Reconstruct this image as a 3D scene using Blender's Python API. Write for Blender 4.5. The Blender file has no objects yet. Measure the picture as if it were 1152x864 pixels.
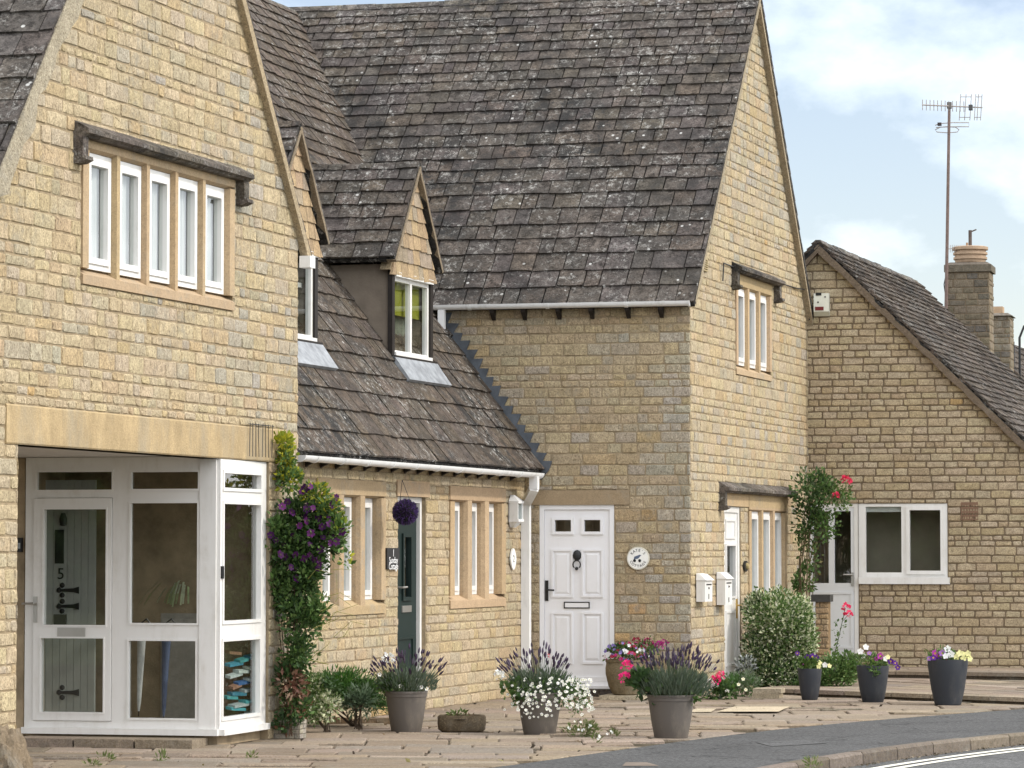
import bpy, bmesh, math, random
from mathutils import Vector, Matrix
R = math.radians
rnd = random.Random(7)
sc = bpy.context.scene
C = sc.collection

# ------------------------------------------------------------------ camera, sky, sun, exposure
FPX, HC = 3800.0, 1.71
PITCH = math.atan(188 / FPX)
cam = bpy.data.cameras.new('camera')
cam.lens = 36 * FPX / 1152
cam.sensor_width = 36
cam.clip_end = 3000
camo = bpy.data.objects.new('camera', cam)
C.objects.link(camo)
camo.location = (0, 0, HC)
camo.rotation_euler = (R(90) + PITCH, 0, 0)
sc.camera = camo

UX, UY = 0.29714248, 0.95483315            # the street direction of the house fronts
SUN_EL = R(41)
_t = R(4)
SH = Vector((UY * math.cos(_t) + UX * math.sin(_t), -UX * math.cos(_t) + UY * math.sin(_t), 0))
SUN = Vector((SH.x * math.cos(SUN_EL), SH.y * math.cos(SUN_EL), math.sin(SUN_EL)))

w = bpy.data.worlds.new('World')
sc.world = w
w.use_nodes = True
nt = w.node_tree
bg = nt.nodes['Background']
sky = nt.nodes.new('ShaderNodeTexSky')
sky.sky_type = 'NISHITA'
sky.sun_disc = False
sky.sun_elevation = SUN_EL
sky.sun_rotation = math.atan2(SH.x, SH.y)
sky.air_density = 1.0
sky.dust_density = 0.6
sky.ozone_density = 3.0
tc = nt.nodes.new('ShaderNodeTexCoord')
mp = nt.nodes.new('ShaderNodeMapping')
mp.inputs['Location'].default_value = (0.35, 0.2, 0.1)
mp.inputs['Scale'].default_value = (1, 1, 1.7)
ns = nt.nodes.new('ShaderNodeTexNoise')
ns.inputs['Scale'].default_value = 13.0
ns.inputs['Detail'].default_value = 9.0
ns.inputs['Roughness'].default_value = 0.55
cr = nt.nodes.new('ShaderNodeValToRGB')
cr.color_ramp.elements[0].position = 0.44
cr.color_ramp.elements[0].color = (0, 0, 0, 1)
cr.color_ramp.elements[1].position = 0.60
cr.color_ramp.elements[1].color = (1, 1, 1, 1)
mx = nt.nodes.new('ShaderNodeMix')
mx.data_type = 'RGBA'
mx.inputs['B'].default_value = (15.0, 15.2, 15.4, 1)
nt.links.new(tc.outputs['Generated'], mp.inputs['Vector'])
nt.links.new(mp.outputs['Vector'], ns.inputs['Vector'])
nt.links.new(ns.outputs['Fac'], cr.inputs['Fac'])
# thin cover in view; thick unseen cloud elsewhere is added to light front walls
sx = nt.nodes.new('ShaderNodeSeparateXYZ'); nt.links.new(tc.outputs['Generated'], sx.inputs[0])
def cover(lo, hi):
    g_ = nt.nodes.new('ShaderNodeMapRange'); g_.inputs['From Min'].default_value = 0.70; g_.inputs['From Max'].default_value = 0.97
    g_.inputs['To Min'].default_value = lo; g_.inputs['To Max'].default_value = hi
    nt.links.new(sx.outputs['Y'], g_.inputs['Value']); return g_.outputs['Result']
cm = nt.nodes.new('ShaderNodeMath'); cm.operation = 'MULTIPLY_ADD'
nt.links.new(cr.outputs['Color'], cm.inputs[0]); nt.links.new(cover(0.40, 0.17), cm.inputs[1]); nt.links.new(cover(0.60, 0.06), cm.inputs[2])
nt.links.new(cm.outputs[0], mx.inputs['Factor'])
hz = nt.nodes.new('ShaderNodeMix'); hz.data_type = 'RGBA'; hz.blend_type = 'MULTIPLY'; hz.inputs['Factor'].default_value = 1.0
hz.inputs['B'].default_value = (0.97, 0.84, 0.79, 1)
nt.links.new(sky.outputs['Color'], hz.inputs['A'])
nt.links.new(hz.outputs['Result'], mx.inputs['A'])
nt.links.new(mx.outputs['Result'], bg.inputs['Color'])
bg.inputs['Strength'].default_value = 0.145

sl = bpy.data.lights.new('sun', 'SUN')
sl.energy = 1.9
sl.angle = R(2.5)
sl.color = (1.0, 0.93, 0.82)
so = bpy.data.objects.new('sun', sl)
C.objects.link(so)
so.rotation_euler = SUN.to_track_quat('Z', 'Y').to_euler()
so.location = SUN * 60
sc.view_settings.view_transform = 'Standard'
sc.view_settings.look = 'None'
sc.view_settings.exposure = 0.40
sc.view_settings.gamma = 1
sc.view_settings.use_curve_mapping = False
sc.cycles.use_denoising = True
sc.cycles.max_bounces = 6
sc.cycles.transparent_max_bounces = 12

# ------------------------------------------------------------------ surveying helpers
def ray(px, py):
    x = (px - 576) / FPX
    z = -(py - 432) / FPX
    c, s = math.cos(PITCH), math.sin(PITCH)
    return Vector((x, c - z * s, s + z * c))
O = Vector((0, 0, HC))
def gp(px, py, z=0.0):
    r = ray(px, py)
    return O + r * ((z - HC) / r.z)
def dp(px, py, d):
    r = ray(px, py)
    return O + r * (d / r.y)

class Plane:
    """a vertical reference plane: a runs along it, h up, o out of it"""
    def __init__(s, o, d):
        s.o = Vector(o); s.o.z = 0
        s.d = Vector(d).normalized()
        s.n = s.d.cross(Vector((0, 0, 1)))
    def p(s, a, h, o=0.0):
        return s.o + s.d * a + s.n * o + Vector((0, 0, h))
    def at(s, px, py, off=0.0):
        r = ray(px, py)
        p0 = s.o + s.n * off
        t = (p0 - O).dot(s.n) / r.dot(s.n)
        q = O + r * t
        return (q - s.o).dot(s.d), q.z
    def A(s, px, off=0.0, py=620):
        return s.at(px, py, off)[0]
    def shift(s, off):
        return Plane(s.o + s.n * off, s.d)
ID = Plane((0, 0, 0), (1, 0, 0))
U = Vector((UX, UY, 0)).normalized()
V = Vector((0.97143955, -0.23728719, 0)).normalized()
Z = Vector((0, 0, 1))

# ------------------------------------------------------------------ mesh builder
def clip(poly, nx, ny, c):
    """keep nx*x+ny*y <= c"""
    out = []
    for i in range(len(poly)):
        p, q = poly[i], poly[(i + 1) % len(poly)]
        dp_, dq = nx * p[0] + ny * p[1] - c, nx * q[0] + ny * q[1] - c
        if dp_ <= 0: out.append(p)
        if dp_ * dq < 0:
            t = dp_ / (dp_ - dq)
            out.append((p[0] + (q[0] - p[0]) * t, p[1] + (q[1] - p[1]) * t))
    return out
def clip_convex(poly, cv):
    for i in range(len(cv)):
        (x0, y0), (x1, y1) = cv[i], cv[(i + 1) % len(cv)]
        nx, ny = (y1 - y0), -(x1 - x0)
        poly = clip(poly, nx, ny, nx * x0 + ny * y0)
        if len(poly) < 3: return []
    return poly
def area(p):
    return 0.5 * abs(sum(p[i][0] * p[(i + 1) % len(p)][1] - p[(i + 1) % len(p)][0] * p[i][1] for i in range(len(p))))
def subtract(r, h):
    x0, y0, x1, y1 = r
    a0, b0, a1, b1 = h
    if a0 >= x1 or a1 <= x0 or b0 >= y1 or b1 <= y0: return [r]
    out = []
    if a0 > x0: out.append((x0, y0, a0, y1))
    if a1 < x1: out.append((a1, y0, x1, y1))
    m0, m1 = max(x0, a0), min(x1, a1)
    if b0 > y0: out.append((m0, y0, m1, b0))
    if b1 < y1: out.append((m0, b1, m1, y1))
    return out

class MB:
    def __init__(s):
        s.v = []; s.f = []; s.c = []; s.m = []
    def add(s, vs, fs, col=(1, 1, 1), mi=0):
        b = len(s.v)
        s.v += [Vector(x) for x in vs]
        for f in fs:
            s.f.append(tuple(b + i for i in f)); s.c.append(col); s.m.append(mi)
        return s
    def hexa(s, pts, col=(1, 1, 1), mi=0):
        return s.add(pts, [(0, 3, 2, 1), (4, 5, 6, 7), (0, 1, 5, 4), (1, 2, 6, 5), (2, 3, 7, 6), (3, 0, 4, 7)], col, mi)
    def box(s, fr, a0, a1, h0, h1, o0, o1, col=(1, 1, 1), mi=0):
        return s.hexa([fr.p(a0, h0, o0), fr.p(a1, h0, o0), fr.p(a1, h1, o0), fr.p(a0, h1, o0),
                       fr.p(a0, h0, o1), fr.p(a1, h0, o1), fr.p(a1, h1, o1), fr.p(a0, h1, o1)], col, mi)
    def loft(s, rings, col=(1, 1, 1), mi=0, caps=True, closed=True):
        n = len(rings[0]); vs = [p for r in rings for p in r]; fs = []
        for k in range(len(rings) - 1):
            for i in range(n if closed else n - 1):
                j = (i + 1) % n
                fs.append((k * n + i, k * n + j, (k + 1) * n + j, (k + 1) * n + i))
        if caps:
            fs.append(tuple(range(n - 1, -1, -1))); fs.append(tuple((len(rings) - 1) * n + i for i in range(n)))
        return s.add(vs, fs, col, mi)
    def prism(s, fr, poly, o0, o1, col=(1, 1, 1), mi=0):
        return s.loft([[fr.p(a, h, o0) for a, h in poly], [fr.p(a, h, o1) for a, h in poly]], col, mi)
    def vprism(s, fr, poly, h0, h1, col=(1, 1, 1), mi=0):
        return s.loft([[fr.p(a, h0, o) for a, o in poly], [fr.p(a, h1, o) for a, o in poly]], col, mi)
    def hprism(s, fr, poly, a0, a1, col=(1, 1, 1), mi=0):
        return s.loft([[fr.p(a0, h, o) for h, o in poly], [fr.p(a1, h, o) for h, o in poly]], col, mi)
    def ring(s, fr, a0, a1, h0, h1, w_, o0, o1, col=(1, 1, 1), mi=0):
        return s.plate(fr, (a0, h0, a1, h1), [(a0 + w_, h0 + w_, a1 - w_, h1 - w_)], o0, o1, col, mi)
    def plate(s, fr, rect, holes, o0, o1, col=(1, 1, 1), mi=0):
        xs = sorted({rect[0], rect[2]} | {x for h in holes for x in (h[0], h[2])})
        ys = sorted({rect[1], rect[3]} | {y for h in holes for y in (h[1], h[3])})
        def solid(i, j):
            if i < 0 or j < 0 or i >= len(xs) - 1 or j >= len(ys) - 1: return False
            cx, cy = (xs[i] + xs[i + 1]) / 2, (ys[j] + ys[j + 1]) / 2
            return not any(h[0] < cx < h[2] and h[1] < cy < h[3] for h in holes)
        for i in range(len(xs) - 1):
            for j in range(len(ys) - 1):
                if not solid(i, j): continue
                x0, x1, y0, y1 = xs[i], xs[i + 1], ys[j], ys[j + 1]
                q = lambda a, h, o: fr.p(a, h, o)
                s.add([q(x0, y0, o1), q(x1, y0, o1), q(x1, y1, o1), q(x0, y1, o1)], [(0, 1, 2, 3)], col, mi)
                s.add([q(x0, y0, o0), q(x0, y1, o0), q(x1, y1, o0), q(x1, y0, o0)], [(0, 1, 2, 3)], col, mi)
                if not solid(i - 1, j): s.add([q(x0, y0, o0), q(x0, y0, o1), q(x0, y1, o1), q(x0, y1, o0)], [(0, 1, 2, 3)], col, mi)
                if not solid(i + 1, j): s.add([q(x1, y0, o0), q(x1, y1, o0), q(x1, y1, o1), q(x1, y0, o1)], [(0, 1, 2, 3)], col, mi)
                if not solid(i, j - 1): s.add([q(x0, y0, o0), q(x1, y0, o0), q(x1, y0, o1), q(x0, y0, o1)], [(0, 1, 2, 3)], col, mi)
                if not solid(i, j + 1): s.add([q(x0, y1, o0), q(x0, y1, o1), q(x1, y1, o1), q(x1, y1, o0)], [(0, 1, 2, 3)], col, mi)
        return s
    def tube(s, pts, r, seg=6, r1=None, col=(1, 1, 1), mi=0, caps=True):
        pts = [Vector(p) for p in pts]
        rings = []
        up = Vector((0.13, 0.21, 1)).normalized()
        for i, p in enumerate(pts):
            d = (pts[min(i + 1, len(pts) - 1)] - pts[max(i - 1, 0)]).normalized()
            x = d.cross(up)
            if x.length < 0.05: x = d.cross(Vector((1, 0, 0)))
            x.normalize(); y = x.cross(d)
            rr = r if r1 is None else r + (r1 - r) * i / (len(pts) - 1)
            rings.append([p + x * math.cos(2 * math.pi * k / seg) * rr + y * math.sin(2 * math.pi * k / seg) * rr for k in range(seg)])
        return s.loft(rings, col, mi, caps)
    def lathe(s, c, prof, seg=40, col=(1, 1, 1), mi=0, wob=0.0, rr=rnd, caps=True):
        c = Vector(c)
        return s.loft([[c + Vector((r * math.cos(2 * math.pi * k / seg) * (1 + rr.uniform(-wob, wob)), r * math.sin(2 * math.pi * k / seg) * (1 + rr.uniform(-wob, wob)), z)) for k in range(seg)] for r, z in prof], col, mi, caps)
    def ball(s, c, r, seg=8, rings=5, col=(1, 1, 1), mi=0, sq=(1, 1, 1), jit=0.0, rr=rnd):
        c = Vector(c)
        rs = []
        for i in range(rings + 1):
            t = math.pi * (0.04 + 0.92 * i / rings)
            rs.append([c + Vector((r * sq[0] * math.sin(t) * math.cos(2 * math.pi * k / seg), r * sq[1] * math.sin(t) * math.sin(2 * math.pi * k / seg), r * sq[2] * math.cos(t))) * (1 + rr.uniform(-jit, jit)) if jit == 0 else
                       c + Vector((r * sq[0] * math.sin(t) * math.cos(2 * math.pi * k / seg), r * sq[1] * math.sin(t) * math.sin(2 * math.pi * k / seg), r * sq[2] * math.cos(t))) * (1 + rr.uniform(-jit, jit)) for k in range(seg)])
        return s.loft(rs, col, mi)
    def leaf(s, p, d, L, wd, col, mi=0, rr=rnd):
        d = d.normalized()
        x = d.cross(Vector((rr.uniform(-1, 1), rr.uniform(-1, 1), rr.uniform(-1, 1))))
        if x.length < 0.05: return s
        x.normalize(); n = x.cross(d)
        return s.add([p, p + d * L * 0.5 + x * wd * 0.5 + n * wd * 0.12, p + d * L, p + d * L * 0.5 - x * wd * 0.5 + n * wd * 0.12], [(0, 1, 2, 3)], col, mi)
    def build(s, name, mats, parent=None, smooth=None, **tags):
        me = bpy.data.meshes.new(name)
        base = Vector((0, 0, 0))
        q = parent
        while q is not None:
            base = base + q.location; q = q.parent
        loc = tags.pop('at', None)
        off = base if loc is None else base + Vector(loc)
        me.from_pydata([tuple(x - off) for x in s.v], [], s.f)
        if not isinstance(mats, (list, tuple)): mats = [mats]
        for m_ in mats: me.materials.append(m_)
        me.polygons.foreach_set('material_index', s.m)
        at = me.attributes.new('tone', 'FLOAT_COLOR', 'FACE')
        buf = []
        for c in s.c: buf += [c[0], c[1], c[2], 1.0]
        at.data.foreach_set('color', buf)
        if smooth is not None:
            me.polygons.foreach_set('use_smooth', [True] * len(me.polygons))
            me.set_sharp_from_angle(angle=R(smooth))
        me.update()
        o = bpy.data.objects.new(name, me)
        C.objects.link(o)
        if parent is not None: o.parent = parent
        if loc is not None: o.location = Vector(loc)
        for k, v_ in tags.items(): o[k] = v_
        return o

def thing(name, label, cat, loc, group=None):
    o = bpy.data.objects.new(name, None)
    C.objects.link(o)
    o.empty_display_size = 0.2
    o.location = Vector(loc)
    o['label'] = label; o['category'] = cat
    if group: o['group'] = group
    return o
def copy_tree(o, parent=None):
    c = o.copy(); C.objects.link(c); c.parent = parent
    for ch in list(o.children): copy_tree(ch, c)
    return c

_deps = None
def text_into(mb, txt, size, fn, col=(1, 1, 1), mi=0, thick=0.002):
    """lettering as mesh; fn maps (x, y, depth) to a point"""
    cu = bpy.data.curves.new('lettering', 'FONT')
    cu.body = txt; cu.size = size; cu.align_x = 'CENTER'; cu.align_y = 'CENTER'; cu.extrude = thick; cu.resolution_u = 3
    ob = bpy.data.objects.new('lettering', cu)
    C.objects.link(ob)
    dg = bpy.context.evaluated_depsgraph_get()
    me = bpy.data.meshes.new_from_object(ob.evaluated_get(dg))
    mb.add([fn(v_.co.x, v_.co.y, v_.co.z) for v_ in me.vertices], [tuple(p.vertices) for p in me.polygons], col, mi)
    bpy.data.objects.remove(ob); bpy.data.curves.remove(cu); bpy.data.meshes.remove(me)

# ------------------------------------------------------------------ materials
class NT:
    def __init__(s, name):
        s.m = bpy.data.materials.new(name); s.m.use_nodes = True
        s.t = s.m.node_tree; s.b = s.t.nodes['Principled BSDF']
    def n(s, typ, **kw):
        x = s.t.nodes.new(typ)
        for k, v_ in kw.items():
            if hasattr(x, k) and not k[0].isupper(): setattr(x, k, v_)
            else: x.inputs[k].default_value = v_
        return x
    def l(s, a, b): s.t.links.new(a, b)
    def noise(s, scale, detail=4, rough=0.55, vec=None):
        x = s.n('ShaderNodeTexNoise', Scale=scale, Detail=detail, Roughness=rough)
        if vec is not None: s.l(vec, x.inputs['Vector'])
        return x.outputs['Fac']
    def ramp(s, fac, p0, p1, c0=(0, 0, 0, 1), c1=(1, 1, 1, 1)):
        x = s.n('ShaderNodeValToRGB')
        e = x.color_ramp.elements
        e[0].position, e[1].position = p0, p1
        e[0].color, e[1].color = c0, c1
        s.l(fac, x.inputs['Fac'])
        return x.outputs['Color']
    def mix(s, fac, a, b, mode='MIX'):
        x = s.n('ShaderNodeMix', data_type='RGBA', blend_type=mode)
        for sock, v_ in (('Factor', fac), ('A', a), ('B', b)):
            if hasattr(v_, 'is_linked'): s.l(v_, x.inputs[sock])
            else: x.inputs[sock].default_value = v_ if not isinstance(v_, tuple) or len(v_) == 4 else (*v_, 1)
        return x.outputs['Result']
    def obj(s, scale=(1, 1, 1)):
        t = s.n('ShaderNodeTexCoord'); m_ = s.n('ShaderNodeMapping', Scale=scale)
        s.l(t.outputs['Object'], m_.inputs['Vector'])
        return m_.outputs['Vector']
    def tone(s):
        return s.n('ShaderNodeAttribute', attribute_name='tone').outputs['Color']
    def bump(s, h, strength, dist):
        x = s.n('ShaderNodeBump', Strength=strength, Distance=dist)
        s.l(h, x.inputs['Height']); s.l(x.outputs['Normal'], s.b.inputs['Normal'])
    def done(s, col, rough=0.8, spec=0.3):
        if hasattr(col, 'is_linked'): s.l(col, s.b.inputs['Base Color'])
        else: s.b.inputs['Base Color'].default_value = (*col, 1)
        s.b.inputs['Roughness'].default_value = rough
        s.b.inputs['Specular IOR Level'].default_value = spec
        return s.m

def g4(v_): return (v_, v_, v_, 1)
def mk_stone(name, streak=True, bump=0.9, grey=0.35, grain=1.0):
    t = NT(name)
    v_ = t.obj((1, 1, 0.6)) if streak else t.obj()
    col = t.tone()
    fine = t.noise(70, 3, 0.7, v_)
    med = t.noise(22, 5, 0.65, v_)
    big = t.noise(0.9, 5, 0.6, t.obj())
    k = grain
    col = t.mix(1.0, col, t.ramp(fine, 0.30, 0.70, g4(1 - .34 * k), g4(1 + .22 * k)), 'MULTIPLY')
    col = t.mix(1.0, col, t.ramp(med, 0.30, 0.70, g4(1 - .26 * k), g4(1 + .18 * k)), 'MULTIPLY')
    col = t.mix(1.0, col, t.ramp(t.noise(2.3, 5, 0.65, t.obj()), 0.34, 0.66, g4(.92), g4(1.06)), 'MULTIPLY')
    pit = t.ramp(t.noise(62, 3, 0.6, t.obj()), 0.555, 0.63)
    col = t.mix(t.mix(1.0, pit, g4(.72 * k), 'MULTIPLY'), col, (0.17, 0.13, 0.08))
    lich = t.ramp(t.noise(6, 6, 0.7, t.obj()), 0.48, 0.64)
    lich = t.mix(1.0, lich, t.ramp(big, 0.46, 0.60), 'MULTIPLY')
    lf = t.mix(1.0, lich, g4(grey), 'MULTIPLY')
    col = t.mix(lf, col, (0.25, 0.245, 0.215))
    h = t.mix(0.55, fine, med)
    t.bump(h, bump, 0.035)
    return t.done(col, 0.92, 0.15)
def mk_slate(name):
    t = NT(name)
    o = t.obj()
    col = t.tone()
    col = t.mix(1.0, col, t.ramp(t.noise(34, 5, 0.75, o), 0.3, 0.72, g4(0.5), g4(1.5)), 'MULTIPLY')
    zone = t.noise(0.5, 4, 0.6, o)
    mot = t.noise(11, 9, 0.82, o)
    col = t.mix(1.0, col, t.ramp(mot, 0.41, 0.58, g4(0.36), g4(1.6)), 'MULTIPLY')
    dark = t.ramp(t.noise(5.5, 8, 0.78, o), 0.485, 0.54)
    dm = t.mix(1.0, dark, t.ramp(zone, 0.38, 0.6, g4(0.30), g4(0.92)), 'MULTIPLY')
    col = t.mix(dm, col, (0.024, 0.024, 0.024))
    wl = t.ramp(t.noise(15, 8, 0.85, o), 0.535, 0.575)
    wl2 = t.ramp(t.noise(1.6, 6, 0.72, o), 0.44, 0.57)
    wl = t.mix(1.0, wl, wl2, 'MULTIPLY')
    wl = t.mix(1.0, wl, g4(0.66), 'MULTIPLY')
    col = t.mix(wl, col, (0.40, 0.39, 0.365))
    sp = t.n('ShaderNodeTexVoronoi', Scale=7.5); t.l(o, sp.inputs['Vector'])
    spot = t.ramp(sp.outputs['Distance'], 0.10, 0.16, g4(0.85), g4(0))
    spot = t.mix(1.0, spot, t.ramp(t.noise(1.7, 3, 0.5, o), 0.52, 0.6), 'MULTIPLY')
    col = t.mix(spot, col, (0.52, 0.52, 0.50))
    t.bump(t.noise(38, 4, 0.7, o), 0.9, 0.025)
    return t.done(col, 0.9, 0.2)
def mk_plain(name, col, rough=0.5, spec=0.4, var=0.08, scale=8, bump=0.0, bs=60, metal=0.0):
    t = NT(name)
    o = t.obj()
    c = t.mix(1.0, (*col, 1), t.ramp(t.noise(scale, 4, 0.6, o), 0.3, 0.7, g4(1 - var), g4(1 + var)), 'MULTIPLY')
    if bump: t.bump(t.noise(bs, 3, 0.6, o), bump, 0.01)
    t.b.inputs['Metallic'].default_value = metal
    return t.done(c, rough, spec)
def mk_grimy(name, col, rough=0.35, spec=0.45, dirt=(0.30, 0.27, 0.21), amt=0.5):
    """paint or plastic with rain streaks and dust of its own"""
    t = NT(name)
    st = t.noise(9, 6, 0.7, t.obj((1, 1, 0.18)))
    bl = t.noise(3.5, 6, 0.7, t.obj())
    f = t.mix(1.0, t.ramp(st, 0.46, 0.72), t.ramp(bl, 0.40, 0.66), 'MULTIPLY')
    f = t.mix(1.0, f, g4(amt), 'MULTIPLY')
    c = t.mix(f, (*col, 1), (*dirt, 1))
    return t.done(c, rough, spec)
def mk_tone(name, rough=0.6, spec=0.3, var=0.15, scale=20, bump=0.0, sss=0.0, trans=0.0):
    t = NT(name)
    o = t.obj()
    c = t.mix(1.0, t.tone(), t.ramp(t.noise(scale, 4, 0.6, o), 0.3, 0.7, g4(1 - var), g4(1 + var)), 'MULTIPLY')
    if bump: t.bump(t.noise(scale * 2, 4, 0.65, o), bump, 0.02)
    m_ = t.done(c, rough, spec)
    if trans:
        tr = t.n('ShaderNodeBsdfTranslucent'); t.l(c, tr.inputs['Color'])
        ms = t.n('ShaderNodeMixShader', Fac=trans)
        t.l(t.b.outputs['BSDF'], ms.inputs[1]); t.l(tr.outputs['BSDF'], ms.inputs[2])
        t.l(ms.outputs['Shader'], t.t.nodes['Material Output'].inputs['Surface'])
    return m_
def mk_glass(name, tint=(0.9, 0.93, 0.92)):
    t = NT(name)
    lw = t.n('ShaderNodeLayerWeight', Blend=0.5)
    p = t.n('ShaderNodeMath', operation='POWER'); t.l(lw.outputs['Facing'], p.inputs[0]); p.inputs[1].default_value = 4.0
    m1 = t.n('ShaderNodeMath', operation='MULTIPLY_ADD'); t.l(p.outputs[0], m1.inputs[0]); m1.inputs[1].default_value = 0.90; m1.inputs[2].default_value = 0.07
    gl = t.n('ShaderNodeBsdfGlossy', Roughness=0.01)
    gl.inputs['Color'].default_value = (0.95, 0.97, 1, 1)
    tr = t.n('ShaderNodeBsdfTransparent'); tr.inputs['Color'].default_value = (*tint, 1)
    ms = t.n('ShaderNodeMixShader')
    t.l(m1.outputs[0], ms.inputs['Fac']); t.l(tr.outputs['BSDF'], ms.inputs[1]); t.l(gl.outputs['BSDF'], ms.inputs[2])
    t.l(ms.outputs['Shader'], t.t.nodes['Material Output'].inputs['Surface'])
    return t.m
def mk_asphalt(name, base):
    t = NT(name)
    o = t.obj()
    c = t.ramp(t.noise(26, 7, 0.9, o), 0.40, 0.60, g4(base * 0.40), g4(base * 1.95))
    ck = t.n('ShaderNodeTexVoronoi', Scale=0.55, feature='DISTANCE_TO_EDGE')
    wv = t.n('ShaderNodeVectorMath', operation='ADD'); nz = t.n('ShaderNodeTexNoise', Scale=2.5, Detail=5); t.l(o, nz.inputs['Vector']); t.l(o, wv.inputs[0]); t.l(nz.outputs['Color'], wv.inputs[1]); t.l(wv.outputs[0], ck.inputs['Vector'])
    c = t.mix(t.ramp(ck.outputs['Distance'], 0.004, 0.012, g4(.7), g4(0)), c, g4(base * .25))
    c = t.mix(1.0, c, t.ramp(t.noise(0.7, 5, 0.6, o), 0.3, 0.7, g4(0.8), g4(1.2)), 'MULTIPLY')
    t.bump(t.noise(150, 2, 0.6, o), 0.8, 0.01)
    return t.done(c, 0.9, 0.25)

M = {}
M['stone'] = mk_stone('cotswold_stone', True, 0.75, 0.55)
M['ashlar'] = mk_stone('dressed_stone', False, 0.2, 0.5, 0.45)
def mk_lintel(name):
    t = NT(name)
    c = t.mix(1.0, t.tone(), t.ramp(t.noise(5, 7, 0.7, t.obj((1, 1, .45))), 0.32, 0.68, g4(.72), g4(1.12)), 'MULTIPLY')
    c = t.mix(1.0, c, t.ramp(t.noise(60, 3, 0.7, t.obj()), 0.3, 0.7, g4(.84), g4(1.1)), 'MULTIPLY')
    f = t.mix(1.0, t.ramp(t.noise(2.6, 6, 0.7, t.obj((1, 1, .3))), 0.47, 0.66), g4(.6), 'MULTIPLY')
    c = t.mix(f, c, (0.30, 0.265, 0.20, 1))
    t.bump(t.noise(40, 5, 0.7, t.obj()), 0.5, 0.02)
    return t.done(c, 0.92, 0.15)
M['lintel'] = mk_lintel('weathered_lintel')
M['brickstone'] = mk_stone('pale_brick_stone', False, 0.5, 0.12)
M['mortar'] = mk_plain('mortar', (0.29, 0.23, 0.15), 0.95, 0.1, 0.25, 12, 0.5)
M['mortar_dark'] = mk_plain('mortar_brown', (0.17, 0.13, 0.088), 0.95, 0.1, 0.25, 12, 0.5)
M['slate'] = mk_slate('stone_slate')
M['hung'] = mk_stone('hung_tile', True, 0.5, 0.1)
M['verge'] = mk_stone('verge_mortar', False, 0.8, 0.3)
M['pvc'] = mk_grimy('white_pvc', (0.72, 0.71, 0.69), 0.32, 0.45, (0.42, 0.38, 0.31), .5)
M['pvcdoor'] = mk_grimy('white_door_skin', (0.74, 0.74, 0.76), 0.38, 0.4, (0.45, 0.43, 0.38), .35)
M['gutter'] = mk_grimy('white_gutter', (0.76, 0.765, 0.77), 0.38, 0.4, (0.30, 0.30, 0.26), .6)
M['greydoor'] = mk_plain('grey_white_door', (0.62, 0.63, 0.64), 0.4, 0.4, 0.02, 3)
M['greenpaint'] = mk_plain('dark_green_paint', (0.010, 0.021, 0.019), 0.5, 0.25, 0.06, 5)
M['bracket'] = mk_plain('stained_rafter', (0.025, 0.02, 0.017), 0.7, 0.2, 0.3, 14)
M['black'] = mk_plain('black_iron', (0.012, 0.012, 0.013), 0.45, 0.4, 0.1, 20)
M['darkwood'] = mk_plain('dark_stained_wood', (0.018, 0.014, 0.012), 0.6, 0.3, 0.25, 14, 0.2)
M['render'] = mk_plain('brown_render', (0.185, 0.155, 0.125), 0.95, 0.1, 0.22, 3, 0.35, 50)
M['lead'] = mk_plain('lead_sheet', (0.25, 0.265, 0.285), 0.5, 0.4, 0.35, 9, 0.35, 14)
M['leaddark'] = mk_plain('weathered_lead', (0.075, 0.085, 0.10), 0.55, 0.4, 0.4, 6, 0.2, 16)
M['steel'] = mk_plain('brushed_steel', (0.45, 0.44, 0.42), 0.35, 0.5, 0.05, 5, metal=0.8)
M['brass'] = mk_plain('brass', (0.55, 0.38, 0.14), 0.35, 0.5, 0.05, 5, metal=0.8)
M['glass'] = mk_glass('window_glass', (0.80, 0.83, 0.81))
M['room'] = mk_plain('room_plaster', (0.34, 0.30, 0.24), 0.9, 0.1, 0.15, 2)
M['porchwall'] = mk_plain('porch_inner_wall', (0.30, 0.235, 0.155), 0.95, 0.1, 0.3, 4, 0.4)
M['soffit'] = mk_plain('white_soffit', (0.62, 0.60, 0.57), 0.8, 0.2, 0.05, 2)
M['curtain'] = mk_tone('net_curtain', 0.9, 0.1, 0.06, 6)
M['blind'] = mk_plain('yellow_green_blind', (0.26, 0.27, 0.03), 0.9, 0.1, 0.08, 8)
M['leaf'] = mk_tone('leaf', 0.55, 0.3, 0.2, 25, trans=0.28)
M['petal'] = mk_tone('petal', 0.6, 0.2, 0.12, 40, trans=0.3)
M['stem'] = mk_tone('stem', 0.8, 0.2, 0.2, 30)
M['potgrey'] = mk_grimy('taupe_plastic', (0.105, 0.091, 0.08), 0.55, 0.35, (0.22, 0.19, 0.15), .7)
M['potdark'] = mk_grimy('charcoal_pot', (0.026, 0.030, 0.038), 0.6, 0.35, (0.085, 0.08, 0.075), .7)
M['potbrown'] = mk_stone('brown_glazed_pot', False, 0.3, 0.2)
M['soil'] = mk_plain('soil', (0.03, 0.022, 0.015), 0.95, 0.1, 0.4, 30, 0.6)
M['paver'] = mk_stone('paving_stone', False, 0.5, 0.3)
M['bed'] = mk_plain('paving_joint', (0.075, 0.062, 0.042), 0.95, 0.1, 0.5, 6, 0.5)
M['asphalt'] = mk_asphalt('footway_asphalt', 0.062)
M['road'] = mk_asphalt('road_asphalt', 0.08)
M['kerb'] = mk_plain('kerb_stone', (0.17, 0.14, 0.115), 0.9, 0.15, 0.25, 9, 0.4)
M['line'] = mk_plain('road_line', (0.62, 0.60, 0.52), 0.8, 0.2, 0.2, 30)
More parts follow.
